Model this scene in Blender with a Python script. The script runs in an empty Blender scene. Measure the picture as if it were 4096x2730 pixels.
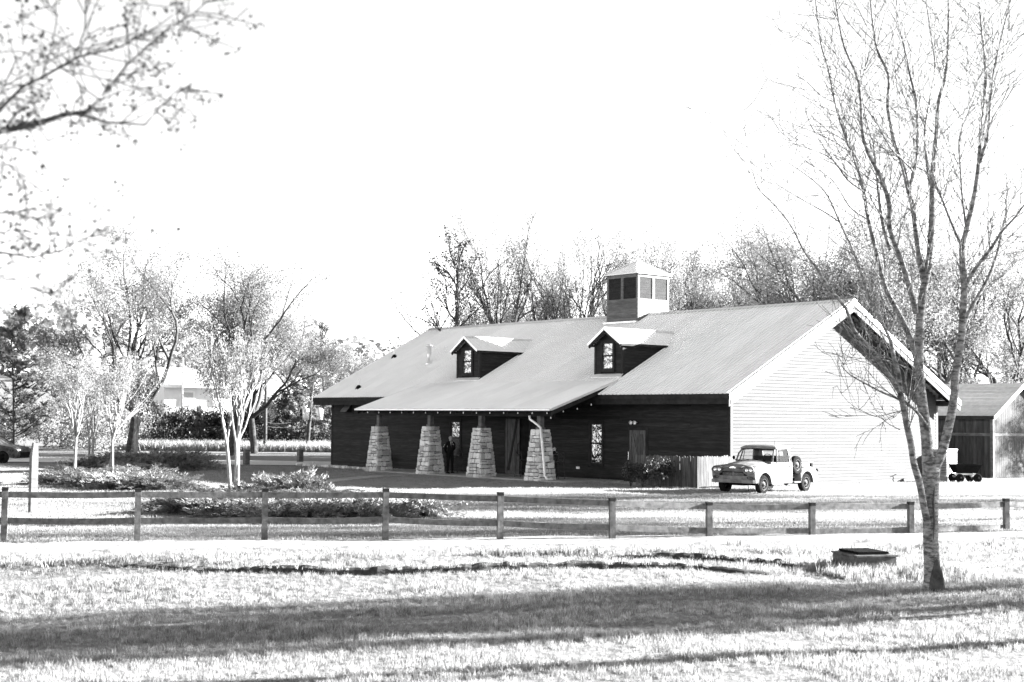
import bpy, bmesh, math, random
import numpy as np
from mathutils import Vector, Matrix, noise
S = bpy.context.scene
COL = S.collection
R = math.radians

# ------------------------------------------------------------------ camera
F = 5754.1                                   # focal length in pixels of the 4096 wide photograph
CAM = Vector((38.437, -43.753, 2.64))
YAW, PIT, ROL = R(49.942), R(3.118), R(0.548)
fw = Vector((-math.sin(YAW)*math.cos(PIT), math.cos(YAW)*math.cos(PIT), math.sin(PIT)))
rt = fw.cross(Vector((0, 0, 1))).normalized()
up = rt.cross(fw)
r2 = rt*math.cos(ROL) + up*math.sin(ROL)
u2 = -rt*math.sin(ROL) + up*math.cos(ROL)
cd = bpy.data.cameras.new('camera')
cam = bpy.data.objects.new('camera', cd)
COL.objects.link(cam)
cam.matrix_world = Matrix(((r2.x, u2.x, -fw.x, CAM.x), (r2.y, u2.y, -fw.y, CAM.y), (r2.z, u2.z, -fw.z, CAM.z), (0, 0, 0, 1)))
cd.sensor_width = 36.0
cd.lens = F/4096*36
cd.clip_start, cd.clip_end = 0.2, 3000
cd.dof.use_dof = True
cd.dof.focus_distance = 48
cd.dof.aperture_fstop = 2.8
S.camera = cam

# ------------------------------------------------------------------ world, sun, exposure
SUN = Vector((1, 1.8, 0.62)).normalized()
W = bpy.data.worlds.new('World')
S.world = W
W.use_nodes = True
wn, wl = W.node_tree.nodes, W.node_tree.links
sky = wn.new('ShaderNodeTexSky')
sky.sky_type = 'NISHITA'
sky.sun_disc = False
sky.dust_density = 0.15
sky.sun_elevation = math.asin(SUN.z)
sky.sun_rotation = math.atan2(SUN.x, SUN.y)
sep = wn.new('ShaderNodeSeparateColor')      # the photograph is black and white through a red filter
wl.new(sky.outputs[0], sep.inputs[0])
wl.new(sep.outputs[0], wn['Background'].inputs[0])
wn['Background'].inputs[1].default_value = 0.056
sd = bpy.data.lights.new('sun', 'SUN')
sd.energy = 5.0
sd.angle = R(0.53)
sd.color = (1.0, 1.0, 1.0)
sun = bpy.data.objects.new('sun', sd)
sun.rotation_euler = SUN.to_track_quat('Z', 'Y').to_euler()
sun.location = (30, 60, 30)
COL.objects.link(sun)
S.view_settings.view_transform = 'Standard'
S.view_settings.look = 'None'
S.view_settings.exposure = 3.6
S.view_settings.gamma = 1
S.view_settings.use_curve_mapping = False
S.render.engine = 'CYCLES'
S.cycles.use_denoising = True
S.cycles.max_bounces = 5
S.cycles.diffuse_bounces = 2
S.cycles.glossy_bounces = 3
S.cycles.transparent_max_bounces = 6
S.cycles.transmission_bounces = 3
S.cycles.sample_clamp_indirect = 4

# ------------------------------------------------------------------ helpers
def ray(px, py):
    return fw + r2*((px-2048)/F) - u2*((py-1365)/F)
def at(px, py, d):                            # the point seen at a pixel, d metres deep
    return CAM + ray(px, py)*d
def gnd(px, d, z=0.0):                        # a point on the ground under a pixel column, d metres deep
    p = at(px, 1690, d)
    return Vector((p.x, p.y, z))
def gpx(px, py, z=0.0):                       # where the ray of a pixel meets the level z
    r = ray(px, py)
    return CAM + r*((z-CAM.z)/r.z)
def depth(p):
    return (Vector(p)-CAM).dot(fw)

class MB:
    def __init__(s): s.v = []; s.f = []; s.sm = False
    def add(s, vs, fs):
        n = len(s.v); s.v += [tuple(v) for v in vs]; s.f += [tuple(i+n for i in f) for f in fs]; return s
    def box(s, x0, x1, y0, y1, z0, z1):
        return s.add([(x0,y0,z0),(x1,y0,z0),(x1,y1,z0),(x0,y1,z0),(x0,y0,z1),(x1,y0,z1),(x1,y1,z1),(x0,y1,z1)],
                     [(3,2,1,0),(4,5,6,7),(0,1,5,4),(1,2,6,5),(2,3,7,6),(3,0,4,7)])
    def obox(s, a, b, w, h, upv=(0,0,1)):     # a bar from a to b, w wide, h high
        a, b = Vector(a), Vector(b); d = (b-a).normalized(); U = Vector(upv)
        sd_ = d.cross(U).normalized()*w/2; uu = sd_.cross(d).normalized()*h/2
        return s.add([a-sd_-uu, a+sd_-uu, a+sd_+uu, a-sd_+uu, b-sd_-uu, b+sd_-uu, b+sd_+uu, b-sd_+uu],
                     [(3,2,1,0),(4,5,6,7),(0,1,5,4),(1,2,6,5),(2,3,7,6),(3,0,4,7)])
    def prism(s, poly, vec):                  # polygon (3D points) extruded by vec
        n = len(poly); vec = Vector(vec)
        a = [Vector(p) for p in poly]; b = [p+vec for p in a]
        return s.add(a+b, [tuple(range(n))[::-1], tuple(range(n, 2*n))]+[(i, (i+1) % n, n+(i+1) % n, n+i) for i in range(n)])
    def tube(s, pts, rad, n=6, cap=True):
        pts = [Vector(p) for p in pts]
        if not hasattr(rad, '__len__'): rad = [rad]*len(pts)
        vs = []; fs = []; base = None
        for i, p in enumerate(pts):
            d = (pts[min(i+1, len(pts)-1)]-pts[max(i-1, 0)])
            d = d.normalized() if d.length > 1e-9 else Vector((0, 0, 1))
            if base is None:
                base = d.orthogonal().normalized()
            else:
                base = (base-d*base.dot(d))
                base = base.normalized() if base.length > 1e-6 else d.orthogonal().normalized()
            c = d.cross(base)
            for k in range(n):
                a = 2*math.pi*k/n
                vs.append(p+(base*math.cos(a)+c*math.sin(a))*rad[i])
        for i in range(len(pts)-1):
            for k in range(n):
                fs.append((i*n+k, i*n+(k+1) % n, (i+1)*n+(k+1) % n, (i+1)*n+k))
        if cap:
            fs.append(tuple(range(n))[::-1]); m = (len(pts)-1)*n; fs.append(tuple(range(m, m+n)))
        return s.add(vs, fs)
    def loft(s, secs, closed=True, cap=True):
        n = len(secs[0]); vs = [p for q in secs for p in q]; fs = []
        for i in range(len(secs)-1):
            for k in range(n if closed else n-1):
                fs.append((i*n+k, i*n+(k+1) % n, (i+1)*n+(k+1) % n, (i+1)*n+k))
        if cap:
            fs.append(tuple(range(n))[::-1]); m = (len(secs)-1)*n; fs.append(tuple(range(m, m+n)))
        return s.add(vs, fs)
    def lathe(s, prof, c=(0,0,0), ax='z', n=16, cap=True):  # prof: list of (r, h)
        secs = []
        for r, h in prof:
            q = []
            for k in range(n):
                a = 2*math.pi*k/n; x, y = r*math.cos(a), r*math.sin(a)
                p = (x, y, h) if ax == 'z' else ((x, h, y) if ax == 'y' else (h, x, y))
                q.append((p[0]+c[0], p[1]+c[1], p[2]+c[2]))
            secs.append(q)
        return s.loft(secs, True, cap)

ROOTS = {}
def empty(name, loc, rz=0, label=None, cat=None, group=None):
    o = bpy.data.objects.new(name, None)
    o.location = loc; o.rotation_euler = (0, 0, rz)
    o.empty_display_size = 0.3
    COL.objects.link(o)
    o['_w'] = tuple(loc)
    tag(o, label, cat, group)
    return o
def tag(o, label=None, cat=None, group=None, kind=None):
    if label: o['label'] = label
    if cat: o['category'] = cat
    if group: o['group'] = group
    if kind: o['kind'] = kind
    return o
def offs(parent):
    v = Vector((0, 0, 0))
    while parent is not None:
        v += Vector(parent.location); parent = parent.parent
    return v
def mesh_of(name, mb, mat, smooth=False):
    me = bpy.data.meshes.new(name)
    me.from_pydata(mb.v, [], mb.f)
    if mat: me.materials.append(mat)
    if smooth: me.shade_smooth()
    me.update()
    return me
def obj(name, mb, mat, parent=None, world=False, smooth=False, bevel=0, recenter=None):
    """world=True: the coordinates are world ones and the parent chain is unrotated"""
    if world and parent is not None:
        o_ = offs(parent); mb.v = [(v[0]-o_.x, v[1]-o_.y, v[2]-o_.z) for v in mb.v]
    if recenter is not None:
        c = Vector(recenter); mb.v = [(v[0]-c.x, v[1]-c.y, v[2]-c.z) for v in mb.v]
    o = bpy.data.objects.new(name, mesh_of(name, mb, mat, smooth))
    if recenter is not None: o.location = recenter
    COL.objects.link(o)
    if parent is not None: o.parent = parent
    if bevel:
        m = o.modifiers.new('b', 'BEVEL'); m.width = bevel; m.segments = 2; m.limit_method = 'ANGLE'; m.angle_limit = R(40)
    return o
def inst(name, me, parent, loc, rot=(0,0,0), scale=(1,1,1)):
    o = bpy.data.objects.new(name, me)
    o.location = loc; o.rotation_euler = rot; o.scale = scale
    COL.objects.link(o)
    if parent is not None: o.parent = parent
    return o
def copy_tree(o, parent=None):
    c = o.copy(); COL.objects.link(c)
    if parent is not None: c.parent = parent
    for ch in list(o.children): copy_tree(ch, c)
    return c

# ------------------------------------------------------------------ materials (all greys: the photograph is black and white)
def mat(name, v, v2=None, rough=0.85, scale=3.0, stretch=(1, 1, 1), detail=4, bump=0.0, bscale=None, metal=0.0, spec=0.3,
        trans=0.0, rnd=0.0, contrast=(0.35, 0.65), coord='Object', emit=0):
    m = bpy.data.materials.new(name); m.use_nodes = True
    n, l = m.node_tree.nodes, m.node_tree.links
    p = n['Principled BSDF']
    p.inputs['Roughness'].default_value = rough
    p.inputs['Metallic'].default_value = metal
    p.inputs['Specular IOR Level'].default_value = spec
    v2 = v if v2 is None else v2
    tc = n.new('ShaderNodeTexCoord'); mp = n.new('ShaderNodeMapping')
    mp.inputs['Scale'].default_value = stretch
    if coord == 'World':
        g = n.new('ShaderNodeNewGeometry'); l.new(g.outputs['Position'], mp.inputs[0])
    else:
        l.new(tc.outputs[coord], mp.inputs[0])
    src = mp.outputs[0]
    if rnd:
        oi = n.new('ShaderNodeObjectInfo'); ad = n.new('ShaderNodeVectorMath'); ad.operation = 'ADD'
        mu = n.new('ShaderNodeMath'); mu.operation = 'MULTIPLY'; mu.inputs[1].default_value = 60
        l.new(oi.outputs['Random'], mu.inputs[0]); l.new(mp.outputs[0], ad.inputs[0]); l.new(mu.outputs[0], ad.inputs[1])
        src = ad.outputs[0]
    no = n.new('ShaderNodeTexNoise'); no.inputs['Scale'].default_value = scale; no.inputs['Detail'].default_value = detail
    no.inputs['Roughness'].default_value = 0.65
    l.new(src, no.inputs[0])
    cr = n.new('ShaderNodeValToRGB')
    cr.color_ramp.elements[0].position, cr.color_ramp.elements[1].position = contrast
    cr.color_ramp.elements[0].color = (v, v, v, 1); cr.color_ramp.elements[1].color = (v2, v2, v2, 1)
    l.new(no.outputs[0], cr.inputs[0])
    out = cr.outputs[0]
    if rnd:
        mr = n.new('ShaderNodeMapRange'); mr.inputs[3].default_value = 1-rnd; mr.inputs[4].default_value = 1+rnd
        l.new(oi.outputs['Random'], mr.inputs[0])
        mx = n.new('ShaderNodeVectorMath'); mx.operation = 'SCALE'
        l.new(out, mx.inputs[0]); l.new(mr.outputs[0], mx.inputs['Scale']); out = mx.outputs[0]
    l.new(out, p.inputs['Base Color'])
    if bump:
        b = n.new('ShaderNodeBump'); b.inputs['Strength'].default_value = bump; b.inputs['Distance'].default_value = 0.02
        if bscale:
            n2 = n.new('ShaderNodeTexNoise'); n2.inputs['Scale'].default_value = bscale; n2.inputs['Detail'].default_value = 3
            l.new(src, n2.inputs[0]); l.new(n2.outputs[0], b.inputs['Height'])
        else:
            l.new(no.outputs[0], b.inputs['Height'])
        l.new(b.outputs[0], p.inputs['Normal'])
    if trans:
        t = n.new('ShaderNodeBsdfTranslucent'); l.new(out, t.inputs[0])
        ms = n.new('ShaderNodeMixShader'); ms.inputs[0].default_value = trans
        o_ = n['Material Output']; l.new(p.outputs[0], ms.inputs[1]); l.new(t.outputs[0], ms.inputs[2]); l.new(ms.outputs[0], o_.inputs[0])
    return m

M = {}
M['grass'] = mat('grass blades', 0.17, 0.32, rough=0.7, scale=1.5, trans=0.45, coord='World', contrast=(0.3, 0.7), rnd=0.6)
M['lawn'] = mat('lawn turf', 0.09, 0.16, rough=0.95, scale=1.6, detail=10, bump=0.9, bscale=26, coord='World', stretch=(1, 1, 1), contrast=(0.3, 0.7))
M['grass_far'] = mat('mown grass', 0.20, 0.31, rough=0.7, scale=.6, trans=0.45, coord='World', contrast=(0.3, 0.7), rnd=0.15)
M['straw'] = mat('dry tall grass', 0.22, 0.34, rough=0.8, scale=2, trans=0.3, coord='World')
M['gravel'] = mat('pale gravel', 0.07, 0.30, rough=0.95, scale=5, detail=8, bump=1.0, bscale=30, coord='World')
M['asphalt'] = mat('pale road', 0.36, 0.48, rough=0.9, scale=2, coord='World')
M['concrete'] = mat('concrete', 0.22, 0.33, rough=0.9, scale=3, detail=8, bump=0.3, coord='World')
M['drain'] = mat('shade-darkened drain concrete', 0.03, 0.10, rough=0.95, scale=6, detail=8, bump=0.4, coord='World')  # darker copy of the concrete: shade on the box's near side put into the colour
M['soil'] = mat('shade-dark soil', 0.015, 0.05, rough=1, scale=9, detail=6, bump=.8, coord='World')  # near-black soil: shade of the lip's unlit near face is in the colour
M['mulch'] = mat('mulch', 0.012, 0.05, rough=1, scale=22, detail=6, bump=1.0, coord='World')
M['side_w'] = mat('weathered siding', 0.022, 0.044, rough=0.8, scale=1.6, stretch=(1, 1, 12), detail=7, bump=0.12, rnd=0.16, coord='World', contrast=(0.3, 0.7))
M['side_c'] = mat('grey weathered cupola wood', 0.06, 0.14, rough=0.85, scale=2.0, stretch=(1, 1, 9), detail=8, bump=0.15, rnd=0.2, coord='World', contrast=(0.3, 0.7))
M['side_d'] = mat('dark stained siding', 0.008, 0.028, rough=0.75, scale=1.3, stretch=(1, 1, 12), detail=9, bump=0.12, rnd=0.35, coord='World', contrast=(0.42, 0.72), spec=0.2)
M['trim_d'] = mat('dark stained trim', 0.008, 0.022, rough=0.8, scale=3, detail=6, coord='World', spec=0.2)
M['trim_w'] = mat('weathered trim', 0.06, 0.12, rough=0.8, scale=3, detail=6, coord='World', stretch=(1, 1, 3))
M['plank'] = mat('grey door planks', 0.03, 0.11, rough=0.85, scale=4, detail=7, stretch=(6, 6, 0.6), coord='World', rnd=0.25, contrast=(0.35, 0.7))
M['metal'] = mat('galvalume roofing', 0.78, 0.84, rough=0.5, scale=0.6, metal=0.05, coord='World', rnd=0.03, detail=3)
M['galv'] = mat('galvanised trim', 0.6, 0.7, rough=0.35, scale=2, metal=0.5, coord='World')
M['stone'] = mat('sandstone', 0.30, 0.68, rough=0.95, scale=5, detail=9, bump=0.9, rnd=0.38, contrast=(0.3, 0.72))
M['mortar'] = mat('mortar', 0.05, 0.09, rough=1, scale=12, coord='World')
M['flag'] = mat('flagstones', 0.16, 0.30, rough=0.95, scale=3, detail=6, bump=0.4, rnd=0.2)
M['black'] = mat('matt black', 0.006, 0.012, rough=0.9, scale=5, spec=0.05)
M['dark'] = mat('dark interior', 0.01, 0.02, rough=1, spec=0.0)
M['rubber'] = mat('rubber', 0.008, 0.02, rough=1.0, scale=9, spec=0.02)
M['steel'] = mat('worn wheel steel', 0.02, 0.09, rough=0.7, scale=6, metal=0.0, spec=.1)
M['chrome'] = mat('chrome', 0.6, 0.8, rough=0.2, scale=4, metal=0.9)
M['white'] = mat('white paint', 0.70, 0.78, rough=0.6, scale=2)
M['truck'] = mat('patched pale truck paint', 0.055, 0.17, rough=0.62, scale=2.6, detail=9, contrast=(0.30, 0.56), bump=0.05)
M['fence'] = mat('weathered rail wood', 0.05, 0.15, rough=0.9, scale=2.5, detail=8, stretch=(3, 3, 3), rnd=0.2, bump=0.3, contrast=(0.33, 0.68))
M['picket'] = mat('cedar pickets', 0.03, 0.10, rough=0.9, scale=2, detail=7, stretch=(8, 8, 0.7), rnd=0.3, coord='World')
M['bark'] = mat('hero bark', 0.045, 0.30, rough=0.9, scale=4.0, detail=10, stretch=(2.0, 2.0, 5), bump=0.8, contrast=(0.40, 0.66))
M['bark_d'] = mat('dark bark', 0.02, 0.07, rough=0.95, scale=6, detail=5, bump=0.5)
M['bark_l'] = mat('pale smooth bark', 0.12, 0.26, rough=0.8, scale=4, detail=5)
M['leaf'] = mat('spring leaves', 0.12, 0.26, rough=0.6, scale=0.8, trans=0.42, coord='World')
M['shrub'] = mat('dull shrub leaves', 0.02, 0.07, rough=0.7, scale=6, trans=0.2, coord='World')
M['leaf_n'] = mat('tender near leaves', 0.05, 0.12, rough=0.6, scale=9, trans=0.45, coord='World')
M['leaf_d'] = mat('dark needles', 0.02, 0.06, rough=0.6, scale=0.8, trans=0.2, coord='World')
M['leaf_p'] = mat('pine needles', 0.09, 0.20, rough=0.6, scale=0.9, trans=0.3, coord='World')
M['juniper'] = mat('juniper', 0.05, 0.26, rough=0.6, scale=5, trans=0.2, coord='World')
M['house'] = mat('white house siding', 0.6, 0.7, rough=0.7, scale=1)
M['shingle'] = mat('roof shingles', 0.34, 0.46, rough=0.9, scale=5, detail=5, rnd=0.1, coord='World')
M['shed'] = mat('shed boards', 0.018, 0.05, rough=0.85, scale=1.4, detail=6, stretch=(5, 5, 0.8), coord='World', rnd=0.25)
M['skin'] = mat('skin', 0.28, 0.34, rough=0.6)
M['suit'] = mat('black suit', 0.006, 0.010, rough=0.9, spec=0.1)
M['hair'] = mat('hair', 0.01, 0.02, rough=0.7)
M['shirt'] = mat('white shirt', 0.6, 0.7, rough=0.8)
M['lamp'] = mat('frosted bulb', 0.7, 0.8, rough=0.3)

def pane_mat(name, sc, strength, dark=0.02):
    m = bpy.data.materials.new(name); m.use_nodes = True
    n, l = m.node_tree.nodes, m.node_tree.links
    p = n['Principled BSDF']
    p.inputs['Base Color'].default_value = (0.27, 0.27, 0.27, 1); p.inputs['Metallic'].default_value = 1; p.inputs['Roughness'].default_value = 0.2
    tc = n.new('ShaderNodeTexCoord'); w = n.new('ShaderNodeTexNoise'); w.inputs['Scale'].default_value = sc; w.inputs['Detail'].default_value = 1.5
    w.inputs['Distortion'].default_value = 1.6
    b = n.new('ShaderNodeBump'); b.inputs['Strength'].default_value = 1; b.inputs['Distance'].default_value = strength
    l.new(tc.outputs['Object'], w.inputs[0]); l.new(w.outputs[0], b.inputs['Height']); l.new(b.outputs[0], p.inputs['Normal'])
    return m
M['pane'] = pane_mat('rippled reflecting film', 2.0, 0.10)
M['lens'] = pane_mat('lamp lens', 2, 0.01)
def glass_mat():
    m = bpy.data.materials.new('thin glass'); m.use_nodes = True
    n, l = m.node_tree.nodes, m.node_tree.links
    t = n.new('ShaderNodeBsdfTransparent'); t.inputs[0].default_value = (0.85, 0.85, 0.85, 1)
    g = n.new('ShaderNodeBsdfGlossy'); g.inputs['Roughness'].default_value = 0.03
    f = n.new('ShaderNodeFresnel'); f.inputs[0].default_value = 1.4
    x = n.new('ShaderNodeMixShader'); l.new(f.outputs[0], x.inputs[0]); l.new(t.outputs[0], x.inputs[1]); l.new(g.outputs[0], x.inputs[2])
    l.new(x.outputs[0], n['Material Output'].inputs[0])
    return m
M['glass'] = glass_mat()

# ------------------------------------------------------------------ ground
FA, FB = Vector((8.02, -32.21)), Vector((18.44, -10.49))   # line of the rail fence
fdir = (FB-FA).normalized(); fnor = Vector((fdir.y, -fdir.x))   # towards the camera
def sstep(a, b, x):
    t = max(0, min(1, (x-a)/(b-a))); return t*t*(3-2*t)
def G(x, y):
    z = 0.0
    p = Vector((x, y))-FA
    s = p.dot(fnor)                         # metres in front of the fence
    t = p.dot(fdir)
    w = sstep(-30, -12, s)*(1-sstep(16, 34, s))
    z += 0.05*noise.noise(Vector((x*0.35, y*0.35, 1.3)))*w
    c = 4.7+0.35*math.sin(t*0.28)           # swale in front of the fence
    q = (s-c)/0.55
    z += (-0.20*math.exp(-q*q) + 0.10*math.exp(-((s-c-0.9)/0.5)**2)*(1-sstep(10, 17, t)))*sstep(-6, 2, t+4)*1.0
    q = (s-c-1.6)/0.4
    z += -0.09*math.exp(-q*q)*(1-sstep(4, 14, t))
    d = (Vector((x, y, 0))-CAM).dot(fw)
    lat = (Vector((x, y, 0))-CAM).dot(rt)
    z += .027*(lat-6.8)*(1-sstep(21, 26, d))*sstep(2, 12, d)*(1-sstep(14, 26, abs(lat)))
    z += 7.5*sstep(128, 185, d)*(1-sstep(-40, 10, lat)) + 2.0*sstep(120, 300, d)
    return z
def axis(lo, hi, fine_lo, fine_hi, step):
    a = list(np.arange(fine_lo, fine_hi+1e-6, step)); k = step; x = fine_hi
    while x < hi: k *= 1.35; x += k; a.append(x)
    k = step; x = fine_lo
    while x > lo: k *= 1.35; x -= k; a.insert(0, x)
    return a
def build_ground():
    xs = axis(-900, 900, -12, 44, 0.4); ys = axis(-900, 900, -44, 14, 0.4)
    vs = [(x, y, G(x, y)) for y in ys for x in xs]; nx = len(xs)
    fs = [(j*nx+i, j*nx+i+1, (j+1)*nx+i+1, (j+1)*nx+i) for j in range(len(ys)-1) for i in range(nx-1)]
    mb = MB(); mb.v = vs; mb.f = fs
    o = obj('ground', mb, M['lawn'], smooth=True); tag(o, 'mown lawn and verge around the barn', kind='structure')
build_ground()

def sheet(name, pts, z, m, label, n=14, sink=0):
    """flat sheet between two edge polylines (list of pairs)"""
    mb = MB()
    vs = []
    for a, b in pts:
        for k in range(n+1):
            p = Vector(a).lerp(Vector(b), k/n); vs.append((p.x, p.y, G(p.x, p.y)+z-(sink if k in (0, n) else 0)))
    fs = [(i*(n+1)+k, i*(n+1)+k+1, (i+1)*(n+1)+k+1, (i+1)*(n+1)+k) for i in range(len(pts)-1) for k in range(n)]
    mb.v, mb.f = vs, fs
    o = obj(name, mb, m, smooth=True); tag(o, label, kind='structure'); return o
# earth lip where the turf drops into the swale: its low face looks at the camera
def bank(pts, hgt, name, label):
    mb = MB(); P_ = [gpx(*q) for q in pts]; row = []
    for i in range(len(P_)-1):
        n = max(2, int((P_[i+1]-P_[i]).length/.12))
        for k in range(n): row.append((P_[i].lerp(P_[i+1], k/n), (i+k/n)/(len(P_)-1)))
    secs = []
    for p, t in row:
        e = min(1, t*5, (1-t)*5)
        h = hgt*e*(.8+.35*noise.noise(Vector((p.x*7, p.y*7, 0)))+.3*noise.noise(Vector((p.x*1.1, p.y*1.1, 0)))); d = Vector((fw.x, fw.y, 0)).normalized(); g = G(p.x, p.y)
        o = .06*noise.noise(Vector((p.x*5, p.y*5, 7)))
        secs.append([tuple(p+d*(a+o)+Vector((0, 0, g+z-p.z))) for a, z in ((-.03, -.02), (.0, h*.75), (.06, h+.005), (.30, h*.9+.004), (.9, -.01))])
    mb.loft(secs, closed=False, cap=False)
    o = obj(name, mb, M['soil']); tag(o, label, kind='structure'); return row
BANKS = bank([(380, 2266), (700, 2270), (1000, 2279), (1300, 2288), (1600, 2289), (2000, 2283), (2350, 2276), (2700, 2281), (2950, 2293), (3150, 2304)], .15, 'swale_bank', 'turf lip of the swale along the near lawn')
BANKS += bank([(2350, 2238), (2650, 2240), (2850, 2247), (3000, 2258), (3120, 2272), (3250, 2282)], .17, 'swale_bank', 'upper turf lip of the swale left of the drain')
random.seed(4)
# gravel drive between fence and swale
pr = []
for i in range(-60, 140):
    t = i*0.3; j = 0.5*noise.noise(Vector((t*0.9, 0, 0)))
    a = FA+fdir*t+fnor*(1.25+j); b = FA+fdir*t+fnor*(3.55+0.6*noise.noise(Vector((t*0.8, 5, 0))))
    pr.append((a, b))
sheet('gravel_drive', pr, 0.04, M['gravel'], 'pale gravel drive running in front of the rail fence', 10, .09)
# the far road on the left, and its verge
a = [gpx(-900, 1850), gpx(700, 1850)]
pr = []
for px in range(-1500, 1700, 100):
    p1, p2 = gpx(px, 1792+px*0.022+6), gpx(px, 1812+px*0.022)
    q1, q2 = gpx(px, 1828+px*0.016), gpx(px, 1850+px*0.012)
    pr.append(((q1.x, q1.y), (q2.x, q2.y)))
sheet('road', pr, 0.03, M['asphalt'], 'pale road crossing behind the lawn on the left', 3)
# stepping path across the lawn
pl = [(1000, 1944), (1150, 1938), (1290, 1932), (1380, 1922), (1480, 1911), (1640, 1904)]
path = empty('stone_path', gpx(1300, 1930), 0, 'pale flagstone path curving over the shaded lawn to the porch', 'path'); path['kind'] = 'structure'
P3 = [gpx(*p) for p in pl]
for i in range(len(P3)-1):
    a, b = P3[i], P3[i+1]; n = max(2, int((b-a).length/0.9)); d = (b-a).normalized(); s_ = Vector((-d.y, d.x, 0))
    for k in range(n):
        c = a.lerp(b, (k+0.5)/n); L = (b-a).length/n*0.46; w = 0.42+0.06*random.random()
        q = [c-d*L-s_*w, c+d*L*random.uniform(.9, 1)-s_*w*random.uniform(.9, 1.1), c+d*L+s_*w, c-d*L*random.uniform(.9, 1)+s_*w*random.uniform(.9, 1.1)]
        mb = MB().prism([(v.x, v.y, 0.015) for v in q], (0, 0, 0.035))
        obj('flagstone', mb, M['flag'], path, world=True)

# ------------------------------------------------------------------ barn
BL, BW = 29.0, 14.37              # length along X (to the left), depth along Y
OE, OR = 0.85, 0.70               # overhangs
ZE, ZR = 3.74, 7.93               # roof edge and ridge height
SL = (ZR-ZE)/(BW/2+OE)
EXP = 0.14
barn = empty('barn', (-14.5, 7.2, 0), 0, 'long dark wooden barn with a ribbed metal roof, stone pillared porch and louvred cupola', 'barn')
def part(name, mb, m, parent=barn, **k): return obj(name, mb, m, parent, world=True, **k)
def group_part(name, c, parent=barn):
    o = bpy.data.objects.new(name, None); o.location = Vector(c)-offs(parent); o.parent = parent; COL.objects.link(o); return o
def roofz(y): return ZE + SL*((y+OE) if y < BW/2 else (BW+OE-y))

def board_mesh(cache={}):
    if 'b' not in cache:              # unit clapboard, length 1 along x, facing -y
        mb = MB(); z1 = EXP+0.012
        mb.add([(0, -0.032, 0), (1, -0.032, 0), (1, 0.004, 0), (0, 0.004, 0), (0, -0.008, z1), (1, -0.008, z1), (1, 0.004, z1), (0, 0.004, z1)],
               [(3,2,1,0),(4,5,6,7),(0,1,5,4),(1,2,6,5),(2,3,7,6),(3,0,4,7)])
        for k in ('w', 'd', 'c'):
            cache['b'+k] = mesh_of('siding_board', mb, M['side_'+k])
        cache['b'] = 1
    return cache
BM = board_mesh()
def board(parent, kind, x, y, z, L, face='-y', name='siding_board'):
    o_ = offs(parent)
    if face == '-y': loc, rz = (x, y, z), 0
    else: loc, rz = (x, y, z), math.pi/2       # length runs along +y, faces +x
    o = inst(name, BM['b'+kind], parent, Vector(loc)-o_, (random.uniform(-.004, .004), 0, rz), (L, 1, 1))
    return o
# backing walls
mb = MB().box(-BL, 0, 0.02, BW-0.02, -0.3, ZE-0.02)
mb.prism([(-BL, 0.02, ZE-0.02), (-BL, BW/2, ZR-0.42), (-BL, BW-0.02, ZE-0.02)], (BL-0.0, 0, 0))
mb.v = [(v[0] if v[0] < -1 else v[0]-0.02, v[1], v[2]) for v in mb.v]
part('wall', mb, M['trim_d'])
# openings of the front wall: x0, x1, z0, z1
def fx(px, py):                         # front-wall coordinates of a pixel (plane y=0)
    r = ray(px, py); t = -CAM.y/r.y; p = CAM+r*t; return p.x, p.z
OPEN = []
win2 = (*[fx(2358, 1690)[0]], fx(2418, 1690)[0], 0.62, fx(2388, 1688)[1])
win1 = (fx(1800, 1684)[0], fx(1848, 1684)[0], fx(1825, 1833)[1], fx(1825, 1680)[1])
bdoor = (fx(2028, 1690)[0], fx(2118, 1690)[0], 0.06, fx(2070, 1676)[1])
sdoor = (fx(2522, 1725)[0], fx(2586, 1725)[0], 0.06, fx(2550, 1722)[1])
OPEN = [win1, win2, bdoor, sdoor]
rng = random.Random(7)
def course(parent, kind, a, b, z, y=0.0, holes=(), face='-y', x=0.0, mn=3.6, mx=6.5, name='siding_board'):
    segs = [(a, b)]
    for h in holes:
        if h[2] < z+EXP*0.7 and h[3] > z+EXP*0.3:
            ns = []
            for s0, s1 in segs:
                if h[1] <= s0 or h[0] >= s1: ns.append((s0, s1)); continue
                if h[0] > s0: ns.append((s0, h[0]))
                if h[1] < s1: ns.append((h[1], s1))
            segs = ns
    for s0, s1 in segs:
        p = s0
        while s1-p > 0.02:
            L = rng.uniform(mn, mx)
            if s1-p-L < 1.2: L = s1-p
            board(parent, kind, p if face == '-y' else x, y if face == '-y' else p, z, L-0.006, face, name)
            p += L
z = 0.02
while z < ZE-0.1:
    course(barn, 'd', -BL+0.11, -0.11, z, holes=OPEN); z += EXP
z = 0.02
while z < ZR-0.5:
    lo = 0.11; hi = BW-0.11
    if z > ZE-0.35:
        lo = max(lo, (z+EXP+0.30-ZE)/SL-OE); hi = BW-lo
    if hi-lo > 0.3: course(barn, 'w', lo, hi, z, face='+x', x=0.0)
    z += EXP
# corner boards
for x0, x1, y0, y1, m in [(-0.11, 0.035, -0.035, 0.0, 'trim_d'), (0.0, 0.036, 0.0, 0.11, 'trim_w'), (0.0, 0.036, BW-0.11, BW+0.02, 'trim_w'),
                          (-BL-0.03, -BL+0.11, -0.035, 0.0, 'trim_d'), (-BL-0.03, -BL, 0, 0.12, 'trim_w')]:
    part('corner_board', MB().box(x0, x1, y0, y1, 0.0, ZE-0.28), M[m])
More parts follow.
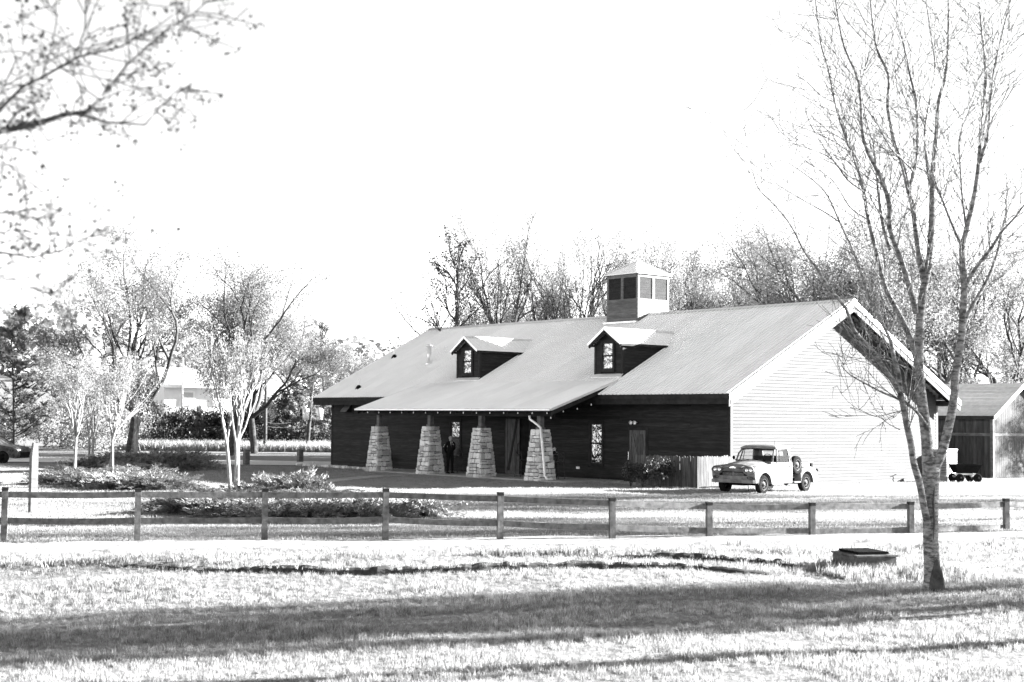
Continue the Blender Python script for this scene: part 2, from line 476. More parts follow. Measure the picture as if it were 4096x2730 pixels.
# fascia, soffit
part('fascia', MB().box(-BL-OR, OR-0.03, -OE+0.0, -OE+0.035, ZE-0.20, ZE-0.035), M['trim_d'])
part('fascia', MB().box(-BL-OR, OR-0.01, -OE+0.06, -OE+0.10, ZE-0.42, ZE-0.20), M['trim_d'])
part('soffit', MB().box(-BL-OR+0.1, OR-0.1, -OE+0.10, 0.0, ZE-0.40, ZE-0.37), M['trim_d'])
part('fascia', MB().box(-BL-OR, OR, BW+OE-0.04, BW+OE, ZE-0.3, ZE-0.03), M['trim_w'])
part('soffit', MB().box(-BL-OR+0.1, OR-0.1, BW, BW+OE-0.04, ZE-0.30, ZE-0.27), M['trim_w'])
# rake boards at both ends, both slopes
def rake(x, s, th, drop, dz, name, m):
    y0, y1 = (-OE, BW/2) if s < 0 else (BW+OE, BW/2)
    a = (x, y0, ZE-dz); b = (x, y1, ZR-dz)
    mb = MB().prism([(x, y0, ZE-dz), (x, y1, ZR-dz), (x, y1, ZR-dz-drop), (x, y0, ZE-dz-drop)], (th, 0, 0))
    part(name, mb, M[m])
for s in (-1, 1):
    rake(OR-0.005, s, 0.03, 0.24, 0.02, 'rake_trim', 'galv')
    rake(OR-0.06, s, 0.05, 0.30, 0.22, 'rake_board', 'trim_w')
    rake(-BL-OR-0.02, s, 0.03, 0.28, 0.02, 'rake_trim', 'galv')
    # underside of the overhang: one board soffit each side
    y0, y1 = (-OE+0.05, BW/2) if s < 0 else (BW+OE-0.05, BW/2)
    mb = MB().prism([(0.0, y0, roofz(y0 if s < 0 else y0)-0.10), (0.0, y1, ZR-0.12), (0.0, y1, ZR-0.16), (0.0, y0, roofz(y0)-0.14)], (OR-0.07, 0, 0))
    part('soffit', mb, M['trim_d'])
    for k in range(6):                       # lookouts under the rake
        yy = y0+(y1-y0)*(k+0.5)/6; zz = roofz(yy)-0.16
        part('lookout', MB().box(0.02, OR-0.07, yy-0.045, yy+0.045, zz-0.14, zz+0.0), M['trim_d'])
# roof panels: ribbed sheets, one object per sheet
def roof_sheet(w, L, ribs, rib=0.04, rw=0.028):
    """lies in local x (width) and y (up slope), ribs along y"""
    prof = [(0, 0)]
    for k in range(ribs):
        c = (k+0.5)*w/ribs
        prof += [(c-rw, 0), (c-rw*0.45, rib), (c+rw*0.45, rib), (c+rw, 0)]
    prof.append((w, 0))
    n = len(prof)
    mb = MB(); mb.v = [(x, 0, z) for x, z in prof]+[(x, L, z) for x, z in prof]+[(x, 0, z-0.012) for x, z in prof]
    mb.f = [(i, i+1, n+i+1, n+i) for i in range(n-1)]+[(2*n+i, 2*n+i+1, i+1, i) for i in range(n-1)]
    return mb
LS = math.hypot(BW/2+OE, ZR-ZE); th = math.atan2(ZR-ZE, BW/2+OE)
WT = BL+2*OR; NS = 33; sw = WT/NS
me = mesh_of('roof_sheet', roof_sheet(sw, LS, 4), M['metal'])
for i in range(NS):
    inst('roof_sheet', me, barn, Vector((-BL-OR+i*sw, -OE, ZE+0.003*(i % 2)))-offs(barn), (th, 0, 0))
mb = MB().prism([(-BL-OR, BW+OE, ZE), (-BL-OR, BW/2, ZR), (-BL-OR, BW/2, ZR-0.02), (-BL-OR, BW+OE, ZE-0.02)], (WT, 0, 0))
part('rear_roof', mb, M['metal'])
mb = MB().prism([(-BL-OR, -OE+.1, ZE-0.02), (-BL-OR, BW/2, ZR-0.03), (-BL-OR, BW/2, ZR-0.08), (-BL-OR, -OE+.1, ZE-0.07)], (WT-0.05, 0, 0))
part('roof_deck', mb, M['trim_d'])
mb = MB().prism([(-BL-OR-.02, BW/2-0.22, ZR-0.22*SL+0.04), (-BL-OR-.02, BW/2, ZR+0.045), (-BL-OR-.02, BW/2+0.22, ZR-0.22*SL+0.04), (-BL-OR-.02, BW/2, ZR+0.02)], (WT+0.04, 0, 0))
part('ridge_cap', mb, M['galv'])
# vent pipes
def on_roof(px, py):
    r = ray(px, py); # intersect with front slope z = ZE+SL*(y+OE)
    t = (ZE+SL*(CAM.y+OE)-CAM.z)/(r.z-SL*r.y); return CAM+r*t
p = on_roof(1716, 1456); mbp = MB().lathe([(0.20, -0.1), (0.20, 0.05), (0.12, 0.09), (0.12, 0.9), (0.19, 0.92), (0.19, 1.0), (0.05, 1.06)], p, 'z', 14); part('flue_pipe', mbp, M['galv'], smooth=True)
for q in [(1578, 1430), (1435, 1553)]:
    p = on_roof(*q); part('pipe_boot', MB().lathe([(0.2, -0.08), (0.15, 0.06), (0.06, 0.16)], p, 'z', 10), M['black'])
    part('vent_pipe', MB().tube([p, p+Vector((0, 0, 0.5))], 0.055, 10), M['white'])

# windows
def window(parent, x0, x1, z0, z1, y=0.0, sub=False, fr='trim_d', split=0.5, lower_dark=False):
    f = MB(); w = 0.13
    for b in [(x0-w, x0, z0-w, z1+w), (x1, x1+w, z0-w, z1+w), (x0, x1, z1, z1+w), (x0, x1, z0-w, z0)]:
        f.box(b[0], b[1], y-0.055, y+0.02, b[2], b[3])
    f.box(x0-w-.03, x1+w+.03, y-0.085, y-0.056, z1+w-0.03, z1+w)
    zm = z0+(z1-z0)*split
    f.box(x0, x1, y-0.02, y+0.02, zm-0.025, zm+0.025)
    nf = 'window_frame' if sub else 'frame'
    o = obj(nf, f, M[fr], parent, world=True)
    for a, b in [(z0, zm-0.025), (zm+0.025, z1)]:
        mb = MB().box(x0, x1, y+0.005, y+0.018, a, b)
        obj('pane', mb, M['pane'] if not (lower_dark and a == z0) else M['glass_dark'], parent, world=True, recenter=None)
    s = MB().box(x0, x1, y-0.012, y+0.004, zm+0.026, zm+0.05); s.box(x0, x1, y-0.012, y+0.004, z1-0.03, z1)
    s.box(x0, x0+0.03, y-0.012, y+0.004, z0, z1); s.box(x1-0.03, x1, y-0.012, y+0.004, z0, z1); s.box(x0+.03, x1-.03, y-0.012, y+0.004, z0, z0+0.03)
    obj('sash', s, M['trim_w'], parent, world=True)
M['glass_dark'] = mat('dark window glass', 0.006, 0.012, rough=0.25, spec=0.15)
for w, ld in ((win1, True), (win2, False)):
    wo = group_part('window', ((w[0]+w[1])/2, 0, (w[2]+w[3])/2))
    window(wo, w[0]+0.13, w[1]-0.13, w[2]+0.13, w[3]-0.1, lower_dark=ld, split=0.5 if not ld else 0.52)
# two small high awning windows at the left end
for px, op in ((1398, True), (1512, False)):
    x, zz = fx(px, 1632)
    wo = group_part('vent_window', (x, 0, zz))
    f = MB(); f.box(x-.4, x+.4, -.05, -.025, zz+.22, zz+.30); f.box(x-.4, x+.4, -.05, -.025, zz-.34, zz-.26); f.box(x-.4, x-.32, -.05, -.025, zz-.26, zz+.22); f.box(x+.32, x+.4, -.05, -.025, zz-.26, zz+.22)
    obj('frame', f, M['trim_d'], wo, world=True)
    obj('opening', MB().box(x-.32, x+.32, -.035, -.026, zz-.26, zz+.22), M['dark'], wo, world=True)
    if op:
        obj('sash', MB().prism([(x-.30, -.05, zz+.2), (x+.30, -.05, zz+.2), (x+.30, -.40, zz-.22), (x-.30, -.40, zz-.22)], (0, 0.0, 0.03)), M['trim_w'], wo, world=True)
    else:
        obj('sash', MB().box(x-.30, x+.30, -.06, -.036, zz+.12, zz+.2), M['white'], wo, world=True)

# sliding plank door with brace, and the dark doorway next to it
x0, x1, z0, z1 = bdoor; xm = x0+(x1-x0)*0.62
do = group_part('barn_door', ((x0+xm)/2, 0, 1.3))
obj('doorway', MB().box(xm, x1, -0.0, 0.018, z0, z1), M['dark'], do, world=True)
obj('doorway', MB().box(x0, xm, 0.005, 0.018, z0, z1), M['dark'], do, world=True)
n = 6; w_ = (xm-x0-0.16)/n
for k in range(n):
    obj('plank', MB().box(x0+0.08+k*w_+.004, x0+0.08+(k+1)*w_-.004, -0.055, -0.02, z0+.02, z1), M['plank'], do, world=True)
fr = MB(); fr.box(x0, x0+.13, -.08, -.056, z0, z1); fr.box(xm-.13, xm, -.08, -.056, z0, z1); fr.box(x0+.13, xm-.13, -.08, -.056, z0, z0+.16)
obj('door_frame', fr, M['plank'], do, world=True)
obj('brace', MB().obox((x0+.2, -.07, z0+.2), (xm-.2, -.07, z1-.03), 0.024, .12, (0, 0, 1)), M['trim_d'], do, world=True)
obj('handle', MB().tube([(xm-.06, -.08, 1.0), (xm-.06, -.13, 1.02), (xm-.06, -.13, 1.5), (xm-.06, -.08, 1.52)], 0.016, 6), M['black'], do, world=True)
fr = MB(); fr.box(x0-.14, x0, -.04, .0, z0, z1+.1); fr.box(x1, x1+.14, -.04, .0, z0, z1+.1)
obj('casing', fr, M['trim_d'], do, world=True)
# little plank door by the picket fence
x0, x1, z0, z1 = sdoor
do = group_part('plank_door', ((x0+x1)/2, 0, 1.1))
n = 6; w_ = (x1-x0)/n
for k in range(n):
    obj('plank', MB().box(x0+k*w_+.004, x0+(k+1)*w_-.004, -0.045, 0.0, z0, z1), M['plank'], do, world=True)
fr = MB(); fr.box(x0, x0+.12, -.07, -.046, z0, z1); fr.box(x1-.12, x1, -.07, -.046, z0, z1); fr.box(x0+.12, x1-.12, -.07, -.046, z1-.16, z1)
obj('door_frame', fr, M['plank'], do, world=True)
obj('brace', MB().obox((x0+.17, -.06, z1-.18), (x0+.62, -.06, z0+.5), 0.024, .10), M['plank'], do, world=True)
fr = MB(); fr.box(x0-.12, x0, -.04, 0, z0, z1+.14); fr.box(x1, x1+.12, -.04, 0, z0, z1+.14); fr.box(x0, x1, -.04, 0, z1, z1+.14)
obj('casing', fr, M['trim_d'], do, world=True)
obj('handle', MB().tube([(x0-.03, -.05, .95), (x0-.03, -.09, .97), (x0-.03, -.09, 1.3), (x0-.03, -.05, 1.32)], 0.014, 6), M['chrome'], do, world=True)
# floodlight and socket on the wall
x, zz = fx(2543, 1690)
fl = group_part('wall_lamp', (x, -0.1, zz))
obj('lamp_arm', MB().box(x-.04, x+.04, -.08, 0, zz-.05, zz+.05), M['galv'], fl, world=True)
for s in (-1, 1):
    obj('lamp_head', MB().lathe([(0.02, .02), (0.05, 0), (0.09, -.12), (0.085, -.13), (0.0, -.13)], (x+s*.12, -.08, zz-.02), 'y', 12), M['galv'], fl, world=True, smooth=True)
x, zz = fx(2315, 1872); part('socket_cover', MB().box(x-.10, x+.10, -.07, -.024, zz-.05, zz+.05), M['white'])

# ---------------- porch
PX0, PX1 = -23.6, -8.9             # roof ends in x
PY = -3.55                          # porch eave
PZE = 2.98
def fy(px, py, y):
    r = ray(px, py); t = (y-CAM.y)/r.y; return CAM+r*t
# the porch roof meets the main roof above the eave
PYt = 0.35; PZt = ZE+SL*(PYt+OE)+0.03
a = fy(2190, 1620, PY); b = fy(1424, 1655, PY)
PX1, PX0, PZE = a.x+0.25, b.x, (a.z+b.z)/2+.03
pl_ = math.hypot(PYt-PY, PZt-PZE); pth = math.atan2(PZt-PZE, PYt-PY)
pn = 16; psw = (PX1-PX0)/pn
me = mesh_of('porch_roof_sheet', roof_sheet(psw, pl_, 4), M['metal'])
for i in range(pn):
    inst('porch_roof_sheet', me, barn, Vector((PX0+i*psw, PY, PZE+.003*(i % 2)))-offs(barn), (pth, 0, 0))
def pz(y): return PZE+(PZt-PZE)*(y-PY)/(PYt-PY)
mb = MB().prism([(PX0+.05, PY+.03, pz(PY+.03)-.02), (PX0+.05, PYt, PZt-.02), (PX0+.05, PYt, PZt-.10), (PX0+.05, PY+.03, pz(PY+.03)-.10)], (PX1-PX0-.1, 0, 0))
part('porch_deck', mb, M['trim_d'])
for x in (PX0-.02, PX1-.03):
    mb = MB().prism([(x, PY, PZE+.03), (x, PYt, PZt+.03), (x, PYt, PZt-.07), (x, PY, PZE-.07)], (.05, 0, 0)); part('porch_rake_trim', mb, M['galv'])
    mb = MB().prism([(x+(.03 if x < -15 else -.03), PY+.05, pz(PY+.05)-.09), (x+(.03 if x < -15 else -.03), -.02, pz(0)-.09), (x+(.03 if x < -15 else -.03), -.02, pz(0)-.27), (x+(.03 if x < -15 else -.03), PY+.05, pz(PY+.05)-.27)], (.05, 0, 0)); part('porch_rake_board', mb, M['trim_d'])
mb = MB().box(PX0+.02, PX1-.02, PY-.13, PY-.01, PZE-.09, PZE+.015); part('gutter', mb, M['galv'], bevel=.03)
mb = MB()
part('porch_beam', MB().box(PX0+.9, PX1-.6, PY+.55, PY+.75, PZE-.32, PZE-.02), M['trim_d'])
for i in range(12):
    x = PX0+.5+i*(PX1-PX0-1)/11
    mb = MB().prism([(x, PY+.05, pz(PY+.05)-.10), (x, -.02, pz(0)-.10), (x, -.02, pz(0)-.24), (x, PY+.05, pz(PY+.05)-.24)], (.06, 0, 0)); part('rafter', mb, M['trim_d'])
# stone pillars
def pillar_top(px, py): return fy(px, py, PY+.65)
stone_rng = random.Random(3)
def stone_mesh_variants():
    out = []
    for k in range(8):
        bm = bmesh.new(); bmesh.ops.create_cube(bm, size=1)
        bmesh.ops.bevel(bm, geom=bm.edges[:], offset=0.13, segments=1, affect='EDGES')
        for v in bm.verts:
            v.co += Vector([stone_rng.uniform(-.045, .045) for _ in range(3)])
        me = bpy.data.meshes.new('stone'); bm.to_mesh(me); bm.free(); me.materials.append(M['stone']); out.append(me)
    return out
STM = stone_mesh_variants()
def pillar(cx, cy, wb, wt, h):
    pr = group_part('stone_pillar', (cx, cy, 0)); pr['label'] = 'tapered sandstone pillar'
    def hw(z): return wb/2+(wt-wb)/2*z/h
    core = MB(); q = 0.03
    core.loft([[(cx-hw(z)+q, cy-hw(z)+q, z), (cx+hw(z)-q, cy-hw(z)+q, z), (cx+hw(z)-q, cy+hw(z)-q, z), (cx-hw(z)+q, cy+hw(z)-q, z)] for z in (0, h-.03)])
    obj('mortar_core', core, M['mortar'], pr, world=True)
    back = MB()
    tilt = (wb-wt)/2/h
    for face in range(4):
        z = 0.0
        while z < h-0.05:
            hh = stone_rng.uniform(.13, .30)
            if z+hh > h-.10: hh = h-z
            zc = z+hh/2; W_ = 2*hw(zc); a = -W_/2
            while a < W_/2-0.01:
                L = stone_rng.uniform(.15, .44)
                if W_/2-(a+L) < .13: L = W_/2-a
                q_ = stone_rng.random(); c1_ = stone_rng.uniform(.35, .65)
                sub = [(zc, hh)] if q_ < .62 or hh < .2 else [(z+hh*c1_/2, hh*c1_), (z+hh*(1+c1_)/2, hh*(1-c1_))]
                for c_, h_ in sub:
                    m = a+L/2; t = stone_rng.uniform(.12, .155); o = hw(c_)-t/2+stone_rng.uniform(.01, .05)
                    d = [(m, -o), (o, m), (m, o), (-o, m)][face]
                    sz = (L-.022, t, h_-.022) if face in (0, 2) else (t, L-.022, h_-.022)
                    if face in (0, 1):
                        s = inst('stone', STM[stone_rng.randrange(8)], pr, (d[0], d[1], c_), (0, 0, 0), sz)
                        w1 = stone_rng.uniform(-.06, .06)
                        s.rotation_euler = (-tilt if face == 0 else w1, w1 if face == 0 else -tilt, 0)
                    else:
                        back.box(cx+d[0]-sz[0]/2, cx+d[0]+sz[0]/2, cy+d[1]-sz[1]/2, cy+d[1]+sz[1]/2, c_-sz[2]/2, c_+sz[2]/2)
                a += L
            z += hh
    o = obj('stonework', back, M['stone'], pr, world=True); o['kind'] = 'stuff'
    post = MB().box(cx-.11, cx+.11, cy-.11, cy+.11, h-.02, PZE-.30)
    post.box(cx-.15, cx+.15, cy-.15, cy+.15, h-.01, h+.08)
    obj('post', post, M['trim_w'], pr, world=True)
# front corner (the edge between both faces) of each pillar foot, measured
for cpx, top in ((1502, 1706), (1708, 1706), (1914, 1712), (2152, 1718)):
    yc = PY+.65
    c = fy(cpx, 1890, yc-.55); hgt = fy(cpx, top, yc-.25).z
    pillar(c.x-.49, yc, .98, .55, hgt)
# downspout
c = fy(2150, 1700, PY)
g = [fy(2118, 1664, PY-.07), fy(2120, 1678, PY-.07), fy(2150, 1700, PY-.02), fy(2163, 1712, PY-.02), fy(2178, 1880, PY-.55), fy(2180, 1905, PY-.55), fy(2190, 1919, PY-.75)]
part('downspout', MB().tube(g, .055, 8), M['galv'], smooth=True)
for k in (.35, .75):
    p = g[3].lerp(g[4], k); part('spout_strap', MB().tube([p-Vector((0, 0, .03)), p+Vector((0, 0, .03))], .062, 8), M['galv'])
# porch slab
tag(part('porch_slab', MB().box(PX0+.6, -6.0, PY+.15, -.03, -.1, .07), M['concrete']))
# gas meter
x, zz = fx(1565, 1880)
gm = group_part('gas_meter', (x, -.4, .5))
obj('meter_body', MB().box(x-.05, x+.22, -.5, -.2, .35, .72), M['black'], gm, world=True, bevel=.04)
obj('regulator', MB().lathe([(0.02, .62), (.14, .66), (.14, .72), (.03, .78)], (x-.22, -.35, 0), 'z', 12), M['white'], gm, world=True)
obj('pipe', MB().tube([(x-.22, -.35, 0), (x-.22, -.35, .8), (x+.1, -.35, .92), (x+.4, -.3, .95)], .03, 6), M['galv'], gm, world=True)
obj('pipe', MB().tube([(x+.42, -.3, 0), (x+.42, -.3, 1.05)], .022, 6), M['black'], gm, world=True)

# ---------------- dormers
def dormer(px_l, px_r, pz_top):
    # front face at x range; foot on the roof
    yf = None
    p0 = on_roof(px_l, pz_top[1]); p1 = on_roof(px_r, pz_top[1]-2)
    y = (p0.y+p1.y)/2; x0, x1 = p0.x, p1.x; zb = ZE+SL*(y+OE)
    r = ray((px_l+px_r)/2, pz_top[0]); ap = CAM+r*((y-.25-CAM.y)/r.y); za = ap.z
    w = x1-x0; xm = (x0+x1)/2
    sl = 0.62; oh = .17; zh = za-sl*(w/2+oh)-.05            # roof edge height
    zw = zh+sl*oh-.04                                       # wall plate
    d = group_part('dormer', (xm, y, zb))
    yb = (za-ZE)/SL-OE; yw = (zw-ZE)/SL-OE
    mb = MB().prism([(x0+.01, y+.02, zb-.05), (x0+.01, y+.02, zw), (x0+.01, yw, zw)], (w-.02, 0, 0))
    mb.prism([(x0+.01, y+.02, zw), (x1-.01, y+.02, zw), (xm, y+.02, za-.12)], (0, .3, 0))
    obj('wall', mb, M['trim_d'], d, world=True)
    wz0, wz1 = zb+.34, zb+.34+1.15; wx0, wx1 = xm-.34, xm+.30
    hole = [(wx0-.13, wx1+.13, wz0-.13, wz1+.13)]
    z = zb+.02
    while z < za-.35:
        half = w/2-.09 if z < zw-.1 else max(0, (za-.22-z-EXP)/sl)
        half = min(half, w/2-.09)
        if half > .12: course(d, 'd', xm-half, xm+half, z, y=y, holes=hole, mn=2, mx=3)
        z += EXP
    z = zb+.02
    while z < zw-.08:
        ye = (z-ZE)/SL-OE+.0
        if ye-.1 > y+.1: 
            pass
        y0_ = y+.09; y1_ = (z+EXP-ZE)/SL-OE
        if y1_ > y0_+.1: course(d, 'd', y0_, y1_+.15, z, face='+x', x=x1, mn=2, mx=4)
        z += EXP
    for a in [(x0-.03, x0+.09, y-.035, y), (x1-.09, x1+.035, y-.035, y), (x1, x1+.035, y, y+.09)]:
        obj('corner_board', MB().box(*a, zb-.02, zw), M['trim_d'], d, world=True)
    window(d, wx0, wx1, wz0, wz1, y=y-.03, sub=True, split=.5)
    # roof: two ribbed slopes running back to the main roof
    for s in (-1, 1):
        e = xm+s*(w/2+oh)
        nr = 6; mbr = MB()
        def back(z_): return (z_-ZE)/SL-OE+.02
        ns = 13; ridge_z = za
        L0 = y-.30
        rows = []
        yend = back(za)
        steps = [L0+(yend-L0)*k/40 for k in range(41)]
        def rib(yy): return .0
        # the sheet is a quad cut off along the main roof
        lo = (e, L0, zh); hi = (xm, L0, za)
        q = [(e, L0, zh), (xm, L0, za), (xm, back(za), za), (e, back(zh), zh)]
        q = q if s < 0 else q[::-1]
        mbr.prism(q, (0, 0, .025))
        yy = L0+.12
        while yy < back(za)-.05:
            # rib across the slope, from edge to ridge
            y_lim = yy
            t0 = 0.0
            if yy > back(zh): t0 = min(1, (yy-back(zh))/(back(za)-back(zh)))
            if t0 < .96:
                a_ = Vector((e, yy, zh)).lerp(Vector((xm, yy, za)), t0); b_ = Vector((xm, yy, za))
                mbr.obox(a_+Vector((0, 0, .035)), b_+Vector((0, 0, .035)), .035, .022)
            yy += .23
        obj('roof_sheet', mbr, M['metal'], d, world=True)
        obj('rake_trim', MB().obox((e, L0-.01, zh-.02), (xm, L0-.01, za-.02), .03, .10, (0, 0, 1)), M['galv'], d, world=True)
        obj('rake_board', MB().obox((e-s*.03, L0+.04, zh-.13), (xm, L0+.04, za-.14), .05, .12), M['trim_d'], d, world=True)
        obj('fascia', MB().box(min(e, e-s*.04), max(e, e-s*.04), L0+.05, back(zh)-.1, zh-.11, zh-.01), M['trim_d'], d, world=True)
    obj('ridge_cap', MB().prism([(xm-.14, L0-.02, za-.14*sl+.045), (xm, L0-.02, za+.05), (xm+.14, L0-.02, za-.14*sl+.045), (xm, L0-.02, za+.02)], (0, back(za)-L0+.1, 0)), M['galv'], d, world=True)
    obj('flashing', MB().prism([(x0-.1, y-.16, roofz(y-.16)+.03), (x1+.05, y-.16, roofz(y-.16)+.03), (x1+.05, y-.02, roofz(y)+.10), (x0-.1, y-.02, roofz(y)+.10)], (0, 0, .02)), M['galv'], d, world=True)
dormer(1829, 1918, (1347, 1522))
dormer(2381, 2490, (1312, 1508))

# ---------------- cupola
def cupola():
    # nearest corner from the photograph: px 2550; foot on the roof at y 1287
    c = on_roof(2551, 1288); l = on_roof(2420, 1300)
    x1 = c.x; x0 = l.x; y0 = c.y; w = x1-x0; y1 = y0+w
    r = ray(2551, 1091); zt = (CAM+r*((y0-CAM.y)/r.y)).z
    r = ray(2547, 1054); zap = zt+.75
    zb = ZE+SL*(y0+OE)-.05
    cu = group_part('cupola', ((x0+x1)/2, (y0+y1)/2, ZR))
    zmid = zt-(zt-zb)*.53
    obj('core', MB().box(x0+.12, x1-.12, y0+.12, y1-.12, zb, zt-.05), M['dark'], cu, world=True)
    low = MB().box(x0+.04, x1-.04, y0+.04, y1-.04, zb, zmid); obj('wall', low, M['side_c'], cu, world=True)
    z = zb
    while z < zmid-.12:
        course(cu, 'c', x0+.11, x1-.11, z, y=y0+.02, mn=2, mx=4)
        ye = (z+.05-ZE)/SL-OE
        course(cu, 'c', y0+.11, y1-.11, z, face='+x', x=x1-.02, mn=2, mx=4)
        z += EXP
    for (a, b, c_, d_) in [(x0, x0+.13, y0, y0+.13), (x1-.13, x1, y0, y0+.13), (x1-.13, x1, y1-.13, y1), (x0, x0+.13, y1-.13, y1)]:
        obj('corner_post', MB().box(a, b, c_, d_, zb-.1, zt), M['side_c'], cu, world=True)
    for z0_, z1_ in ((zmid-.09, zmid+.06), (zt-.2, zt)):
        f = MB(); f.box(x0+.13, x1-.13, y0-.006, y0+.04, z0_, z1_); f.box(x1-.04, x1+.006, y0+.13, y1-.13, z0_, z1_)
        f.box(x0+.13, x1-.13, y1-.04, y1+.006, z0_, z1_); f.box(x0-.006, x0+.04, y0+.13, y1-.13, z0_, z1_)
        obj('rail', f, M['side_c'], cu, world=True)
    xm, ym = (x0+x1)/2, (y0+y1)/2
    obj('mullion', MB().box(xm-.09, xm+.09, y0-.004, y0+.06, zmid+.06, zt-.2), M['side_c'], cu, world=True)
    obj('mullion', MB().box(x1-.06, x1+.004, ym-.09, ym+.09, zmid+.06, zt-.2), M['side_c'], cu, world=True)
    # louvre slats
    lx = MB().prism([(0, 0, 0), (0, .022, .030), (0, .034, .026), (0, .012, -.006)], (1, 0, 0)); lm = mesh_of('louver_slat', lx, M['side_w'])
    n = 20; H = zt-.2-(zmid+.06)
    for k in range(n):
        zz = zmid+.07+k*H/n
        for a, b in ((x0+.13, xm-.09), (xm+.09, x1-.13)):
            inst('louver_slat', lm, cu, Vector((a, y0+.02, zz))-offs(cu), (0, 0, 0), (b-a, 1, 1))
        for a, b in ((y0+.13, ym-.09), (ym+.09, y1-.13)):
            inst('louver_slat', lm, cu, Vector((x1-.02, a, zz))-offs(cu), (0, 0, math.pi/2), (b-a, 1, 1))
    # hipped metal roof
    oh = .12; A = Vector((xm, ym, zap)); cs = [Vector((x0-oh, y0-oh, zt)), Vector((x1+oh, y0-oh, zt)), Vector((x1+oh, y1+oh, zt)), Vector((x0-oh, y1+oh, zt))]
    for k in range(4):
        a, b = cs[k], cs[(k+1) % 4]; mb = MB(); mb.add([a, b, A, a-Vector((0,0,.03)), b-Vector((0,0,.03))], [(0,1,2),(1,0,3,4)])
        m = (a+b)/2; up_ = (A-m); nrm = (b-a).cross(up_).normalized()
        for j in range(1, 10):
            t = j/10; p = a.lerp(b, t); f = 1-abs(2*t-1); q = p+up_*f*.97
            mb.obox(p+nrm*.012, q+nrm*.012, .03, .024, nrm)
        obj('roof_panel', mb, M['metal'], cu, world=True)
        obj('hip_cap', MB().obox(a+Vector((0, 0, .03)), A+Vector((0, 0, .03)), .14, .02), M['galv'], cu, world=True)
    obj('eave_shadow_board', MB().box(x0-.1, x1+.1, y0-.1, y1+.1, zt-.03, zt-.012), M['trim_d'], cu, world=True)
    obj('flashing', MB().box(x0-.1, x1+.02, y0-.16, y0-.005, roofz(y0)-.03, roofz(y0)+.05), M['galv'], cu, world=True)
cupola()

# string lights
sl_ = empty('string_lights', (PX1, PY, PZE), 0, 'string of round bulbs hanging under the porch eave and gable end', 'string lights')
pts = []
for k in range(15):
    pts.append(Vector((PX0+1.0+k*(PX1-PX0-1.3)/14, PY+.02, PZE-.18)))
tail = [(2203, 1673), (2253, 1647), (2309, 1637), (2365, 1620), (2421, 1596)]
tp = []
for i, (a, b) in enumerate(tail):
    y = PY+.3+i*(.0-PY-.9)/4; tp.append(fy(a, b, y))
cord = []
for A_, B_ in zip(pts[:-1], pts[1:]):
    cord += [A_+Vector((0, 0, .06)), (A_+B_)/2+Vector((0, 0, .03))]
cord.append(pts[-1]+Vector((0, 0, .06)))
obj('cord', MB().tube(cord+[p+Vector((0, 0, .06)) for p in tp], .006, 4), M['black'], sl_, world=True)
bulb = MB().lathe([(0.005, .05), (.016, .04), (.014, .02), (.03, 0), (.022, -.025), (.003, -.034)], (0, 0, 0), 'z', 8)
bme = mesh_of('bulb', bulb, M['lamp'], True)
for p in pts+tp: inst('bulb', bme, sl_, p-offs(sl_))

# ------------------------------------------------------------------ picket fence beside the truck
cn = Vector((0.12, -2.05, 0))
pf = empty('picket_fence', cn, 0, 'low privacy fence of dog eared wooden pickets between the dark wall and the truck', 'fence')
pw, pg = 0.138, 0.006
pmb = MB(); h = 1.20
pmb.prism([(0, 0, 0), (pw, 0, 0), (pw, 0, h-.05), (pw-.03, 0, h), (.03, 0, h), (0, 0, h-.05)], (0, .018, 0))
pme = mesh_of('picket', pmb, M['picket'])
x = cn.x-.06; xe = fy(2548, 1900, cn.y).x; k = 0
while x > xe:                                     # shaded run, then the sunlit return to the corner of the barn
    x -= pw+pg
    inst('picket', pme, pf, Vector((x, cn.y, 0))-offs(pf)+Vector((0, 0, .06+random.uniform(-.015, .015))), (0, random.uniform(-.01, .01), 0), (1, 1, random.uniform(.98, 1.02)))
y = cn.y+.06
while y < -.12:
    inst('picket', pme, pf, Vector((cn.x+.018, y, 0))-offs(pf)+Vector((0, 0, .08+random.uniform(-.015, .015))), (0, 0, math.pi/2), (1, 1, random.uniform(.98, 1.02)))
    y += pw+pg
obj('post', MB().box(cn.x-.05, cn.x+.05, cn.y-.05, cn.y+.05, 0, 1.27), M['picket'], pf, world=True)
for zz in (.3, .98):
    obj('rail', MB().box(xe, cn.x-.05, cn.y+.02, cn.y+.06, zz, zz+.09), M['picket'], pf, world=True)
    obj('rail', MB().box(cn.x-.06, cn.x-.02, cn.y+.06, -.05, zz, zz+.09), M['picket'], pf, world=True)

# ------------------------------------------------------------------ rail fence
def pxm(d): return F/d
posts = [(15, 2167, 1950, 1972, 2076), (548, 2170, 1955, 1972, 2076), (1057, 2165, 1955, 1974, 2074), (1541, 2165, 1955, 1974, 2072), (2000, 2165, 1970, 1990, 2087),
         (2448, 2163, 1993, 2007, 2104), (2836, 2155, 2010, 2020, 2116), (3248, 2148, 2012, 2020, 2119), (3643, 2140, 2008, 2020, 2112), (4025, 2122, 1995, 2012, 2104)]
rf = empty('rail_fence', (13.8, -23.3, 0), 0, 'two rail wooden post fence crossing the lawn in front of the barn', 'fence')
PP = []
for px, yb, yt, r1, r2_ in posts:
    b = gpx(px, yb); d = depth(b)
    zt_ = at(px, yt, d).z; PP.append((b, zt_, at(px, r1, d).z, at(px, r2_, d).z))
e0 = PP[0][0]+(PP[0][0]-PP[1][0]); PP.insert(0, (e0, PP[0][1], PP[0][2], PP[0][3]))
